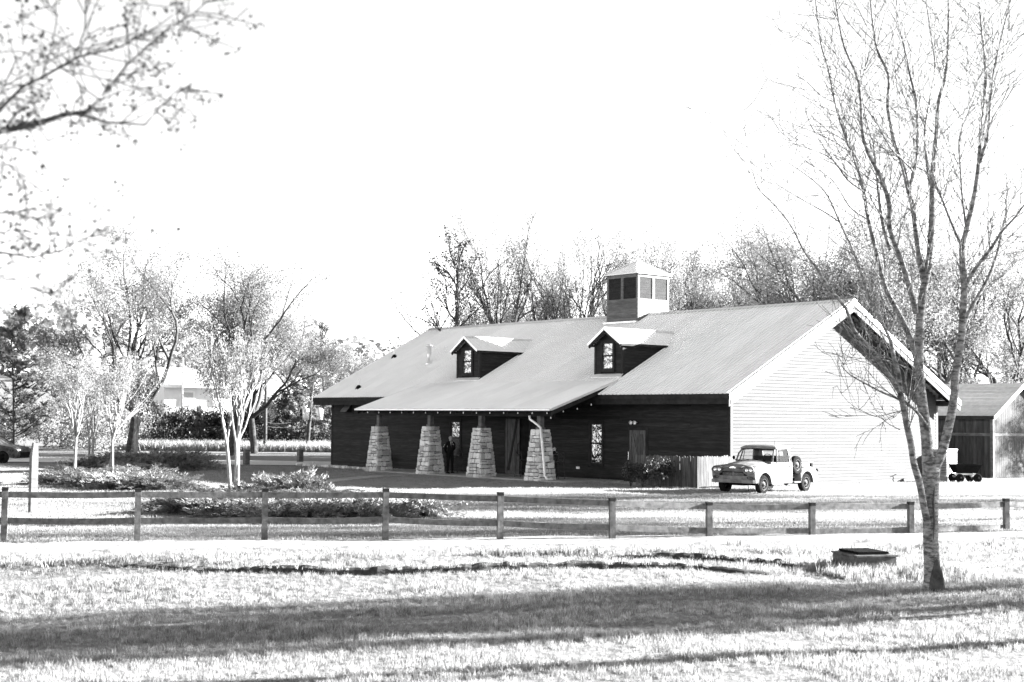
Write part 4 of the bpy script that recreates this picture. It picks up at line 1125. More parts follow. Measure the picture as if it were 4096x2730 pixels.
def make_tree(name, label, h, seed, kind, group=None, loc=(0, 0, 0), rz=0, cat='tree'):
    rg = random.Random(seed); wood = MB(); tips = []; lf = MB()
    leafm, barkm = M['leaf'], M['bark_d']
    if kind in ('broad', 'dense', 'sparse'):
        nl = 5; th = h*.20
        pts, dd = limb(wood, Vector((0, 0, -.2)), Vector((rg.uniform(-.08, .08), rg.uniform(-.08, .08), 1)), th+.2, h*.021, h*.016, rg, .04, 4, 0, 8)
        for k in range(nl):
            a = 6.283*(k+rg.random()*.5)/nl; tilt = rg.uniform(.5, 1.05) if k else .08
            d = Vector((math.cos(a)*math.sin(tilt), math.sin(a)*math.sin(tilt), math.cos(tilt)))
            branching(wood, tips, pts[-1], d, h*.33*rg.uniform(.85, 1.1), h*.013, 4, rg, .62, .70, 2, .05, .14, .012)
        n = {'broad': 50, 'dense': 42, 'sparse': 26}[kind]; sp = {'broad': .32, 'dense': .40, 'sparse': .27}[kind]
        for p, d in tips: leaf_mb(lf, p+d*.1, d, (.105 if kind != 'sparse' else .10), rg, n, sp*h/13)
    elif kind == 'bare':
        pts, dd = limb(wood, Vector((0, 0, -.2)), Vector((.05, .05, 1)), h*.45, h*.014, h*.010, rg, .05, 6, 0, 7)
        for k in range(4):
            branching(wood, tips, pts[3+k if 3+k < len(pts) else -1], rot_dir(dd, .35, rg), h*.24, h*.006, 3, rg, .45, .72, 2, .06, .16, .011)
        for p, d in tips[::2]: leaf_mb(lf, p, d, .10, rg, 1, .12)
    elif kind == 'pine_tall':
        leafm = M['leaf_d']
        pts, dd = limb(wood, Vector((0, 0, -.2)), Vector((.02, .0, 1)), h*.96, h*.016, h*.004, rg, .03, 10, 0, 7)
        for k in range(15):
            t = .38+.60*k/15; i = int(t*10); q = pts[i].lerp(pts[min(10, i+1)], t*10-i)
            a = rg.uniform(0, 6.283); tilt = rg.uniform(.45, .8); d = Vector((math.cos(a)*math.sin(tilt), math.sin(a)*math.sin(tilt), math.cos(tilt)))
            branching(wood, tips, q, d, h*.15*rg.uniform(.8, 1.5)*(1.35-t), h*.005, 2, rg, .5, .7, 3, .06, .12, .012)
        for p, d in tips: leaf_mb(lf, p, d, .16, rg, 5, .16)
    elif kind == 'pine':
        leafm = M['leaf_p']
        pts, dd = limb(wood, Vector((0, 0, -.2)), Vector((.0, .0, 1)), h, h*.014, .02, rg, .015, 8, 0, 6)
        nb = 46
        for k in range(nb):
            t = .10+.88*k/nb; q = Vector((0, 0, h*t)); a = rg.uniform(0, 6.283)
            L = h*.30*(1-t)**.75*rg.uniform(.7, 1.15)+.15
            d = Vector((math.cos(a), math.sin(a), .35)).normalized()
            pp, d2 = limb(wood, q, d, L, .035, .01, rg, .08, 4, .05, 3)
            for q2 in pp[1:]:
                for _ in range(3):
                    c = q2+Vector((rg.gauss(0, .16), rg.gauss(0, .16), rg.gauss(.05, .12)))*h/7
                    u = (d2+Vector((rg.gauss(0, .5), rg.gauss(0, .5), .7))).normalized()
                    for m in range(11):                         # needle spray
                        v = (u+Vector((rg.gauss(0, .45), rg.gauss(0, .45), rg.gauss(0, .45)))).normalized()*.34*h/7; w = v.orthogonal().normalized()*.042*h/7
                        n_ = len(lf.v); lf.v += [tuple(c-w), tuple(c+w), tuple(c+v)]; lf.f.append((n_, n_+1, n_+2))
    elif kind == 'myrtle':
        barkm = M['bark_l']
        for s in range(rg.choice((2, 3))):
            a = rg.uniform(0, 6.28); b0 = Vector((math.cos(a)*.16, math.sin(a)*.16, -.1))
            pts, dd = limb(wood, b0, Vector((math.cos(a)*.04, math.sin(a)*.04, 1)), h*.30, h*.012, h*.010, rg, .02, 4, 0, 7)
            for k in range(4):
                a2 = 6.283*(k+rg.random())/4; tilt = rg.uniform(.12, .42)
                branching(wood, tips, pts[-1], Vector((math.cos(a2)*math.sin(tilt), math.sin(a2)*math.sin(tilt), math.cos(tilt))), h*.27, h*.0075, 3, rg, .36, .70, 2, .04, .09, .006)
        for p, d in tips: leaf_mb(lf, p, d, .085, rg, 9, .17)
    root = empty(name, loc, rz, label, cat, group)
    obj('trunk', wood, barkm, root, smooth=True); c = obj('crown', lf, leafm, root)
    return root
def dup(o, loc, rz, sc, label, group=None):
    c = copy_tree(o); c.location = loc; c.rotation_euler = (0, 0, rz); c.scale = (sc, sc, sc); c['label'] = label
    if group: c['group'] = group
    return c

# ---- trees behind the barn and on the left: (px, depth, kind, height, label)
GB = 'trees behind the barn'; GL = 'trees beyond the lawn on the left'
H0 = {'broad': 14, 'dense': 14, 'sparse': 14, 'bare': 14, 'pine_tall': 15, 'pine': 7, 'myrtle': 6.8}
PROTO = {}
def plant(kind, px, d, py_top, label, group, rz=None, var=0, z=None, w=1.0):
    base = gnd(px, d); base.z = G(base.x, base.y) if z is None else z
    top = at(px, py_top, d).z; h = top-base.z
    key = (kind, var)
    rz = random.uniform(0, 6.28) if rz is None else rz
    nm = {'pine': 'pine_tree', 'pine_tall': 'tall_pine_tree', 'bare': 'bare_tree', 'myrtle': 'crape_myrtle'}.get(kind, 'leafy_tree')
    if key not in PROTO:
        t = make_tree(nm, label, H0[kind], 100+var*17+len(kind), kind, group, base, rz)
        zm = float(np.percentile([v.co.z for ch in t.children if ch.name.startswith('crown') for v in ch.data.vertices], 98.5))
        PROTO[key] = (t, zm); t.scale = (h/zm*w, h/zm*w, h/zm)
        return t
    t, zm = PROTO[key]
    c = dup(t, base, rz, h/zm, label, group); c.scale = (h/zm*w, h/zm*w, h/zm); return c
random.seed(21)
plant('broad', 520, 92, 960, 'broad leafy tree with dark forked limbs on the far left, left of its twin', GL, var=0)
plant('dense', 930, 98, 1010, 'pale broad leafy tree rising behind the young tree in the lawn bed', GL, var=1)
plant('broad', 1020, 104, 1120, 'pale crown on the right flank of the two big left trees', GL, var=0)
plant('broad', 1190, 150, 1300, 'round pale tree beside the utility pole left of the barn roof', GL, var=0)
plant('pine_tall', 1290, 140, 1275, 'flat topped pine showing above the trees left of the barn roof', GL, var=1)
plant('dense', 1400, 150, 1390, 'dark rounded tree just left of the barn roof slope', GL, var=0)
plant('pine', 60, 88, 1235, 'large fluffy pine at the left edge of the photo', GL, var=1)
plant('pine', -90, 95, 1330, 'dark pine half cut by the left edge of the photo', GL, var=0)
plant('broad', 250, 120, 1400, 'pale bushy tree between the left pine and the broad tree', GL, var=1)
plant('dense', 760, 185, 1400, 'leafy tree behind the white house roof', GL, var=0)
plant('pine_tall', 1838, 84, 925, 'tall sparse pine standing highest left of the cupola, behind the roof ridge', GB, var=0)
plant('sparse', 2010, 90, 850, 'leaning thin leafed tree right of the tall sparse pine', GB, var=0, w=.62)
plant('sparse', 2190, 88, 900, 'thin leafed tree with crossing dark limbs left of the bare trees', GB, var=1, w=.62)
plant('bare', 2300, 90, 920, 'slender nearly bare tree behind the ridge, left of the cupola', GB, var=0)
plant('bare', 2390, 92, 940, 'second bare tree with forked top just left of the cupola', GB, var=1)
plant('broad', 1960, 100, 1150, 'low pale crown just above the ridge between the sparse trees', GB, var=0, w=.8)
plant('broad', 2190, 100, 1190, 'low pale crown behind the crossing limbs above the ridge', GB, var=1, w=.8)
plant('sparse', 2540, 92, 930, 'light crowned tree showing just over the cupola roof', GB, var=0, w=.62)
plant('sparse', 2740, 92, 870, 'wide thin crowned tree with forked trunk right of the cupola', GB, var=1, w=.62)
plant('broad', 2700, 100, 1130, 'low leafy crown right beside the cupola', GB, var=1)
plant('broad', 2860, 96, 1080, 'pale crown with dark limbs between cupola and the big dark tree', GB, var=0)
plant('pine_tall', 2945, 110, 1000, 'small dark pine top between the pale crowns right of the cupola', GB, var=1)
plant('broad', 3010, 98, 1040, 'leafy crown over the ridge left of the big dense tree', GB, var=1)
plant('dense', 3200, 88, 885, 'big dense dark crowned tree above the gable peak', GB, var=1)
plant('dense', 3400, 84, 870, 'dense crown directly above the gable peak behind the bare tree limbs', GB, var=0)
plant('broad', 3620, 82, 900, 'leafy crown behind the main stem of the bare foreground tree', GB, var=0)
plant('broad', 3800, 84, 960, 'pale crown above the rear eave of the barn', GB, var=1)
plant('broad', 3990, 86, 970, 'pale crown over the shed roof', GB, var=0)
plant('dense', 4140, 92, 1180, 'dark crown cut by the right edge of the photo', GB, var=1)
plant('dense', 3930, 100, 1330, 'low dark crown just above the shed roof', GB, var=0)
# young pines and scrub in the hedge behind the far road
GH = 'young pines of the scrubby hedge'
hedge = [(575, 122, 1690), (640, 118, 1640), (710, 124, 1655), (790, 119, 1630), (860, 122, 1665), (935, 117, 1640), (1010, 121, 1650), (1080, 118, 1600), (1140, 121, 1570),
         (1190, 116, 1530), (1235, 121, 1500), (1275, 117, 1560), (1325, 122, 1540), (1110, 124, 1640), (1385, 118, 1590)]
lab = ['leftmost', 'second', 'third', 'fourth', 'fifth', 'sixth', 'seventh', 'eighth', 'ninth', 'tenth', 'eleventh', 'twelfth', 'thirteenth', 'rearmost', 'last']
for (px, d, py), l_ in zip(hedge, lab):
    plant('pine', px, d, py, 'young pine in the scrubby hedge beyond the road, %s from the left' % l_ if l_ not in ('rearmost', 'last') else '%s young pine of the hedge beside the barn wall' % l_, GH, var=0)
# scrub mass under them
def scrub(name, label, spots, r, n, m, seed, size=.3):
    rg = random.Random(seed); mb = MB()
    for x, y, z, rr_ in spots:
        for _ in range(n):
            v = Vector((rg.gauss(0, 1), rg.gauss(0, 1), rg.gauss(0, 1))).normalized()*rg.uniform(.55, 1)*rr_
            leaf_mb(mb, Vector((x+v.x, y+v.y, max(.05, z+v.z*.8))), v, size, rg)
    o = obj(name, mb, m); tag(o, label, kind='stuff'); return o
sp = []
for px in range(540, 1420, 22):
    b = gnd(px, 119+random.uniform(-3, 3)); sp.append((b.x, b.y, .9, random.uniform(1.1, 1.8)))
    if px % 44 == 0: sp.append((b.x, b.y, 2.6, random.uniform(1.0, 1.7)))
for px in range(560, 1400, 16):
    b = gnd(px, 121+random.uniform(-2, 4)); sp.append((b.x, b.y, random.uniform(2.0, 3.9)*(1 if px > 1000 else .75), random.uniform(.8, 1.5)))
scrub('undergrowth', 'dark scrub under the young pines', sp, 1.5, 420, M['leaf_d'], 5, .19)
sp = []
for px in range(-60, 560, 12):
    b = gnd(px, 108+random.uniform(-3, 8)); sp.append((b.x, b.y, random.uniform(.8, 3.4), random.uniform(1.0, 1.9)))
scrub('brushwood', 'pale brush beyond the road on the left', sp, 1.5, 330, M['leaf'], 6, .2)
# distant wood closing the horizon
sp = []
rg = random.Random(8)
for k in range(150):
    px = rg.uniform(-400, 4600); d = rg.uniform(170, 210)
    if 500 < px < 1300: d += 25
    b = gnd(px, d); gz = G(b.x, b.y); sp.append((b.x, b.y, gz+rg.uniform(1, 6), rg.uniform(3, 5.5)))
scrub('treeline', 'distant wood along the horizon', sp, 4, 130, M['leaf'], 9, 1.0)

# ---- crape myrtles in the beds
GM = 'young pale stemmed trees in the juniper beds'
for px, py, top, l_, v in ((942, 1972, 1330, 'largest pale stemmed young tree, alone at the right of the beds', 0), (292, 1897, 1430, 'leftmost pale stemmed young tree in the bed', 1),
                           (365, 1862, 1480, 'small pale stemmed tree set behind the two front ones', 0), (445, 1914, 1420, 'pale stemmed young tree at the middle of the left bed', 1),
                           (545, 1838, 1470, 'dark stemmed young tree at the back of the left bed', 0)):
    plant('myrtle', px, depth(gpx(px, py)), top, l_, GM, var=v)

# ---- junipers
def juniper_mesh(seed, R_=1.0, n=120):
    rg = random.Random(seed); mb = MB()
    for _ in range(n):
        a = rg.uniform(0, 6.283); L = R_*rg.uniform(.35, 1.0); el = rg.uniform(.12, .75)
        st = Vector((rg.gauss(0, .25)*R_, rg.gauss(0, .25)*R_, rg.uniform(.05, .3)))
        d = Vector((math.cos(a)*math.cos(el), math.sin(a)*math.cos(el), math.sin(el))); p = st.copy()
        for j in range(9):
            d = (d+Vector((0, 0, -.07))+Vector((rg.gauss(0, .06), rg.gauss(0, .06), rg.gauss(0, .04)))).normalized()
            p = p+d*L/9
            for m in range(9):
                v = (d*1.0+Vector((rg.gauss(0, .6), rg.gauss(0, .6), rg.gauss(.35, .4)))).normalized()*.11; w = v.orthogonal().normalized()*.017
                k = len(mb.v); q = p+Vector((rg.gauss(0, .035), rg.gauss(0, .035), rg.gauss(0, .03))); mb.v += [tuple(q-w), tuple(q+w), tuple(q+v)]; mb.f.append((k, k+1, k+2))
    return mesh_of('juniper', mb, M['juniper'])
JM = [juniper_mesh(s, 1.0, 170) for s in (1, 2, 3)]
GJ = 'spreading junipers in the beds'
jun = [(800, 2055, 1.5, .9), (930, 2066, 1.6, .8), (1060, 2070, 1.5, .75), (1200, 2078, 1.6, .8), (1340, 2080, 1.6, .8), (1470, 2078, 1.5, .8), (1590, 2066, 1.7, .75),
       (900, 2015, 1.5, .8), (1060, 2000, 1.4, .85), (1170, 1995, 1.4, 1.5), (1290, 2020, 1.3, .8), (1450, 2025, 1.3, .8),
       (300, 1940, 1.7, .75), (400, 1950, 1.7, .8), (510, 1958, 1.7, .8), (620, 1962, 1.7, .75), (345, 1915, 1.5, .8), (600, 1935, 1.6, .9), (460, 1930, 1.5, .75),
       (380, 1873, 1.5, .8), (440, 1876, 1.4, .7), (510, 1876, 1.9, 1.0), (570, 1880, 2.0, 1.0), (640, 1884, 2.1, 1.0), (700, 1880, 2.0, 1.0), (560, 1895, 1.7, .7), (745, 1876, 1.5, 1.3)]
where = ['front row of the right bed', 'back row of the right bed', 'sunlit left bed', 'shaded back bed']
cnt = {}
for i, (px, py, sc, zs) in enumerate(jun):
    w = 0 if i < 7 else (1 if i < 12 else (2 if i < 19 else 3))
    b = gpx(px, py); cnt[w] = cnt.get(w, 0)+1
    o = inst('juniper_bush', JM[i % 3], None, (b.x, b.y, G(b.x, b.y)-.05), (0, 0, random.uniform(0, 6.28)), (sc*.85, sc*.85, sc*zs*.72))
    tag(o, 'low spreading juniper, number %s from the left in the %s' % (['one', 'two', 'three', 'four', 'five', 'six', 'seven', 'eight'][cnt[w]-1], where[w]), 'shrub', GJ)
def bed(name, pts, label):
    mb = MB(); cs = [gpx(*p) for p in pts]
    c = sum(cs, Vector())/len(cs); vs = [(c.x, c.y, .05)]+[(p.x, p.y, G(p.x, p.y)+.012) for p in cs]
    mb.v = vs; mb.f = [(0, i+1, (i+1) % len(cs)+1) for i in range(len(cs))]
    o = obj(name, mb, M['mulch']); tag(o, label, kind='structure')
bed('mulch_bed', [(700, 2020), (760, 2070), (900, 2092), (1200, 2106), (1480, 2100), (1650, 2085), (1600, 2020), (1300, 1990), (1000, 1985), (850, 1975), (720, 1995)], 'dark mulch bed of the right junipers')
bed('mulch_bed', [(235, 1915), (300, 1955), (450, 1975), (620, 1978), (720, 1960), (640, 1915), (500, 1905), (350, 1890)], 'mulch bed of the left junipers')
bed('mulch_bed', [(340, 1872), (480, 1905), (620, 1912), (780, 1892), (790, 1872), (650, 1866), (480, 1862)], 'mulch bed of the back junipers')
# stone edging at the left foot of the barn
eg = empty('stone_edging', (-30.5, -1.3, 0), 0, 'low edging of pale flat stones at the left foot of the barn', 'edging')
rg = random.Random(3)
A_, B_ = gpx(1190, 1863), gpx(1465, 1880)
n = 20
for k in range(n):
    p = A_.lerp(B_, (k+.5)/n)+Vector((rg.uniform(-.05, .05), rg.uniform(-.1, .1), 0)); L = (B_-A_).length/n
    s = inst('edging_stone', STM[k % 8], eg, p-offs(eg)+Vector((0, 0, .06)), (0, 0, rg.uniform(-.3, .3)+math.atan2((B_-A_).y, (B_-A_).x)), (L*rg.uniform(.85, 1.1), .28, .14*rg.uniform(.7, 1.3)))
mb = MB()
for _ in range(900):
    x = rg.uniform(-23, -15.5) if rg.random() < .6 else rg.uniform(-8.2, -3.4); y = rg.uniform(-1.3, -.08) if x < -15 else rg.uniform(-1.6, -.1); s = rg.uniform(.02, .045)
    mb.box(x-s, x+s, y-s*.7, y+s*.7, .0, s)
tag(obj('pebbles', mb, M['stone']), 'pale pebbles along the foot of the dark wall', kind='stuff')
# shrubs by the picket fence
def shrub_mesh(seed):
    rg = random.Random(seed); w = MB(); tips = []; lf = MB()
    for k in range(9):
        a = rg.uniform(0, 6.28); t = rg.uniform(.1, .6)
        branching(w, tips, Vector((0, 0, 0)), Vector((math.cos(a)*math.sin(t), math.sin(a)*math.sin(t), math.cos(t))), .38, .010, 2, rg, .45, .75, 2, .05, .1, .004)
    for p, d in tips: leaf_mb(lf, p, d, .07, rg, 7, .07)
    return mesh_of('stems', w, M['bark_d']), mesh_of('foliage', lf, M['shrub'])
SM_ = [shrub_mesh(s) for s in (4, 9)]
for i, (px, py, sc, l_) in enumerate(((2523, 1915, 1.15, 'small twiggy shrub in front of the plank door'), (2572, 1925, 1.05, 'small twiggy shrub between the other two by the pickets'), (2640, 1940, 1.35, 'largest twiggy shrub standing before the shaded pickets'))):
    b = gpx(px, py); 
    if b.y > -2.9: b = fy(px, py, -3.0)
    r_ = empty('shrub', (b.x, b.y, 0), i*1.3, l_, 'shrub', 'twiggy shrubs by the picket fence'); r_.scale = (sc,)*3
    inst('stems', SM_[i % 2][0], r_, (0, 0, 0)); inst('foliage', SM_[i % 2][1], r_, (0, 0, 0))

# ------------------------------------------------------------------ the bare tree in the foreground
HD = 23.3
def traced(mb, pts, r0, r1, d0=0, d1=0, sides=8, sub=3):
    """limb through pixels (4096 wide), its depth drifting from HD+d0 to HD+d1"""
    P = [at(px, py, HD+d0+(d1-d0)*i/(len(pts)-1)) for i, (px, py) in enumerate(pts)]
    out = []
    for i in range(len(P)-1):
        a, b = P[i], P[i+1]; p0 = P[i-1] if i else a; p3 = P[i+2] if i+2 < len(P) else b
        for k in range(sub):
            t = k/sub; out.append(.5*((2*a)+(b-p0)*t+(2*p0-5*a+4*b-p3)*t*t+(3*a-p0-3*b+p3)*t**3))
    out.append(P[-1]); n = len(out)-1
    rad = [r0+(r1-r0)*i/n for i in range(n+1)]
    mb.tube(out, rad, sides, True); return out, rad
hb = gpx(3733, 2362); HD = depth(hb)
ht = empty('bare_tree', (hb.x, hb.y, 0), 0, 'tall bare tree with mottled bark and three main stems, nearest to the viewer', 'tree')
tr = MB(); rg = random.Random(77); LIMBS = []
def TL(*a, **k): o = traced(tr, *a, **k); LIMBS.append(o); return o
# flared foot and trunk, a ring per height
foot = [(3733, 2385), (3731, 2340), (3729, 2280), (3723, 2170), (3722, 2060), (3722, 1960), (3726, 1880), (3722, 1830)]
P = [at(x, y, HD) for x, y in foot]
tr.tube(P, [.215, .15, .128, .120, .122, .132, .140, .10], 14)
LIMBS.append((P[2:], [.13]*len(P[2:])))
TL([(3716, 1900), (3711, 1840), (3706, 1750), (3692, 1640), (3680, 1530), (3676, 1420), (3684, 1234), (3699, 1140), (3718, 1033), (3728, 861), (3730, 708), (3747, 536), (3754, 411), (3780, 316), (3792, 191), (3795, -40)], .100, .016, 0, .6, sides=10)
TL([(3728, 1890), (3750, 1850), (3770, 1800), (3796, 1700), (3815, 1600), (3822, 1500), (3842, 1378), (3852, 1244), (3857, 1148), (3847, 1005), (3866, 919), (3895, 794), (3914, 660), (3924, 498), (3943, 316), (3929, 144), (3914, -40)], .084, .013, 0, -.8, sides=10)
TL([(3722, 2130), (3705, 2070), (3690, 1994), (3677, 1929), (3655, 1853), (3644, 1778), (3628, 1707), (3617, 1647), (3600, 1566)], .060, .045, -.05, -.6)
TL([(3605, 1580), (3560, 1510), (3522, 1453), (3484, 1396), (3446, 1357), (3413, 1315), (3380, 1230), (3316, 1154), (3273, 1081), (3216, 1005), (3168, 909), (3101, 823), (3034, 756), (3012, 690)], .040, .006, -.6, -2.2, sides=6)
TL([(3602, 1570), (3593, 1491), (3576, 1434), (3566, 1376), (3551, 1338), (3512, 1262), (3464, 1158), (3420, 1020), (3359, 890), (3311, 785), (3250, 720), (3150, 650)], .040, .006, -.6, .8, sides=6)
TL([(3680, 1500), (3655, 1400), (3628, 1320), (3589, 1244), (3541, 1148), (3512, 1033), (3474, 880), (3455, 765), (3417, 631), (3378, 536), (3340, 411), (3311, 268), (3283, 172), (3259, -30)], .052, .010, .1, 1.6, sides=6)
TL([(3665, 1253), (3630, 1120), (3590, 1000), (3560, 919), (3555, 813), (3522, 708), (3455, 565), (3436, 335), (3378, 191), (3350, 57), (3340, -20)], .05, .008, .2, -1.4, sides=6)
TL([(3699, 1140), (3680, 1050), (3665, 938), (3651, 832), (3637, 765), (3656, 689), (3670, 574), (3665, 411), (3637, 287), (3613, 172), (3589, 77), (3587, -30)], .048, .010, .3, 1.0, sides=6)
TL([(3637, 775), (3608, 650), (3579, 574), (3551, 430), (3555, 306), (3512, 210), (3493, 115), (3479, -30)], .04, .010, .3, -.6, sides=6)
TL([(3560, 1000), (3530, 900), (3512, 760), (3500, 640), (3490, 560), (3450, 450)], .03, .007, 0, .9, sides=5)
TL([(3728, 861), (3722, 750), (3705, 640), (3700, 520), (3722, 380), (3740, 260), (3720, 120), (3700, -30)], .03, .008, .5, 1.6, sides=5)
TL([(3914, 660), (3950, 540), (3967, 335), (4000, 172), (4048, -20)], .03, .010, -.6, -1.4, sides=5)
TL([(3914, 650), (3938, 500), (3960, 400), (3975, 330), (4030, 170), (4040, -20)], .02, .008, -.6, .2, sides=5)
TL([(3857, 1148), (3905, 1070), (3960, 1000), (4005, 930), (4060, 870), (4110, 800)], .035, .010, -.3, -1.5, sides=5)
TL([(3842, 1340), (3880, 1240), (3950, 1120), (3990, 1010), (4010, 920), (4040, 820), (4090, 740)], .04, .010, -.3, 1.2, sides=5)
TL([(3847, 990), (3800, 880), (3770, 800), (3745, 740), (3735, 690)], .022, .010, -.5, .3, sides=5)
TL([(3866, 919), (3850, 800), (3842, 680), (3836, 560), (3870, 460), (3905, 380)], .018, .006, -.5, -1.2, sides=5)
TL([(3706, 1700), (3660, 1640), (3600, 1600), (3540, 1575), (3480, 1545), (3400, 1500), (3365, 1462)], .028, .006, 0, -1.4, sides=5)
TL([(3640, 1640), (3600, 1645), (3560, 1655), (3500, 1665), (3440, 1640), (3400, 1630)], .012, .004, -.2, -1.2, sides=4)
TL([(3600, 1720), (3560, 1700), (3520, 1670), (3470, 1640)], .009, .003, -.3, -1.2, sides=4)
TL([(3680, 1500), (3620, 1470), (3560, 1445), (3500, 1440), (3430, 1450)], .012, .004, .2, -.6, sides=4)
TL([(3359, 890), (3300, 850), (3210, 800), (3120, 745), (3060, 700)], .016, .005, .8, 1.4, sides=4)
TL([(3455, 765), (3390, 720), (3330, 640), (3250, 600), (3150, 570)], .018, .005, 1.2, .2, sides=4)
TL([(3340, 411), (3280, 380), (3230, 330), (3180, 300)], .014, .005, 1.5, .8, sides=4)
TL([(3474, 880), (3400, 830), (3345, 740), (3290, 690), (3220, 640)], .016, .005, 1.2, 2.2, sides=4)
TL([(3656, 689), (3610, 640), (3560, 590), (3500, 480), (3440, 400)], .016, .006, .3, -.8, sides=4)
TL([(3728, 861), (3780, 780), (3800, 690), (3860, 600)], .014, .006, .4, 1.2, sides=4)
# twigs
def twigs(limb_, n, Lr, rr0, lo=.15, sub=2):
    pts, rad = limb_
    for _ in range(n):
        t = lo+(1-lo)*rg.random(); f = t*(len(pts)-1); i = min(len(pts)-2, int(f)); p = pts[i].lerp(pts[i+1], f-i); d = (pts[i+1]-pts[i]).normalized()
        side = rot_dir(d, rg.uniform(.45, 1.0), rg); side = (side+Vector((0, 0, .25))).normalized()
        L = Lr*rg.uniform(.4, 1.2); r_ = min(rad[i]*.5, rr0)
        q, dd = limb(tr, p, side, L, r_, .0046, rg, .10, 5, .07, 3)
        for _k in range(sub+int(L*3)):
            j = rg.randrange(1, len(q)); d2 = rot_dir(dd, rg.uniform(.4, .9), rg)
            q2, d3 = limb(tr, q[j], d2, L*rg.uniform(.25, .65), .0055, .0038, rg, .12, 3, .05, 3)
            if rg.random() < .6: limb(tr, q2[2], rot_dir(d3, .6, rg), L*.25, .0042, .0032, rg, .1, 2, .04, 3)
for i, l_ in enumerate(LIMBS):
    if i == 0: continue
    L = sum((l_[0][k+1]-l_[0][k]).length for k in range(len(l_[0])-1))
    twigs(l_, int(L*(6.0 if 5 < i < 18 else 3.4)), 1.6 if 5 < i < 18 else 1.2, .009, lo=.45 if i in (1, 2) else (.7 if i == 3 else .1))
obj('trunk', tr, M['bark'], ht, world=True, smooth=True)
scar = MB(); c = at(3748, 2325, HD-.14)
scar.loft([[tuple(c+rt*(w*math.cos(R(a)))*1.0+Vector((0, 0, z))-fw*(.05*math.sin(R(a)))) for a in range(0, 360, 45)] for w, z in ((.13, -.16), (.115, 0), (.085, .14), (.045, .27), (.01, .34))])
obj('bark_scar', scar, M['bark_d'], ht, world=True)
cr_ = MB().tube([at(3733, 2160, HD-.155), at(3737, 2090, HD-.16), at(3733, 2010, HD-.155), at(3738, 1950, HD-.15)], [.006, .018, .02, .006], 5)
obj('bark_crack', cr_, M['bark_d'], ht, world=True)

# ------------------------------------------------------------------ leafy branches hanging in at the upper left (a tree standing left of the viewer)
LD = 6.0
lt = empty('near_leafy_tree', gnd(-1500, LD), 0, 'young leafed tree beside the viewer, its fine branches hanging into the upper left corner', 'tree')
wd = MB(); lf = MB(); rg = random.Random(31)
def LP(px, py, dd=0): return at(px, py, LD+dd)
trunk_top = LP(-1300, 600)
wd.tube([Vector((trunk_top.x, trunk_top.y, -.2)), Vector((trunk_top.x, trunk_top.y, 2)), trunk_top, LP(-1200, -500)], [.11, .09, .07, .05], 8)
def LB(pts, r0, r1, dz=0):
    P = [LP(x, y, dz*(i/(len(pts)-1))) for i, (x, y) in enumerate(pts)]; n = len(P)-1
    wd.tube(P, [r0+(r1-r0)*i/n for i in range(n+1)], 5, False)
    L = sum((P[k+1]-P[k]).length for k in range(n))
    for k in range(int(L*24)):
        t = rg.random()*n; i = min(n-1, int(t)); p = P[i].lerp(P[i+1], t-i)
        if (p-CAM).dot(r2) < -5.5: continue
        d = rot_dir((P[i+1]-P[i]).normalized(), rg.uniform(.5, 1.3), rg); d = (d+Vector((0, 0, -.1))).normalized()
        q, dd = limb(wd, p, d, rg.uniform(.08, .34), .0034, .002, rg, .2, 3, -.02, 3)
        for m in (q[-1], q[2]):
            if rg.random() < .75:
                for _ in range(rg.randint(6, 11)):
                    leaf_mb(lf, m+Vector((rg.gauss(0, .02), rg.gauss(0, .02), rg.gauss(-.015, .018))), dd, rg.uniform(.015, .030), rg)
LB([(-1300, 600), (-700, 620), (-200, 560), (0, 525), (130, 500), (270, 455), (340, 450), (400, 400), (430, 360), (510, 260), (640, 140), (780, 50), (860, -20)], .020, .002, .3)
LB([(300, 455), (430, 490), (580, 500), (640, 430), (700, 370), (760, 340)], .006, .0015, -.3)
LB([(-300, 640), (0, 440), (90, 350), (170, 310), (310, 230), (480, 190), (640, 100), (720, 40)], .010, .0015, -.4)
LB([(300, 230), (340, 120), (345, 0)], .005, .003, .2)
LB([(520, 250), (510, 120), (500, 40), (540, -20)], .005, .002, .2)
LB([(170, 310), (210, 180), (230, 60), (160, -20)], .004, .002, .2)
LB([(400, 400), (330, 350), (290, 300), (300, 200)], .004, .001, .2)
LB([(540, 350), (600, 290), (560, 200)], .003, .001, .2)
LB([(-200, 560), (0, 380), (60, 250), (110, 210)], .006, .002, .2)
LB([(-200, 560), (0, 590), (100, 600), (200, 560)], .005, .001, .2)
LB([(-300, 640), (-100, 640), (20, 650), (100, 720)], .006, .001, .2)
LB([(-1300, 900), (-500, 1000), (0, 1010), (130, 1030), (250, 1000), (330, 960), (430, 925)], .009, .001, .2)
LB([(-500, 1000), (-100, 860), (60, 850), (130, 830), (200, 900)], .008, .001, -.3)
LB([(-500, 1000), (-60, 1110), (60, 1120), (160, 1170), (240, 1180)], .008, .001, .4)
LB([(-500, 1000), (-60, 950), (60, 920), (110, 930)], .006, .001, .1)
LB([(-60, 1110), (30, 1190), (120, 1215), (190, 1200)], .004, .001, .1)
obj('branches', wd, M['bark_d'], lt, world=True, smooth=True); obj('foliage', lf, M['leaf_n'], lt, world=True)

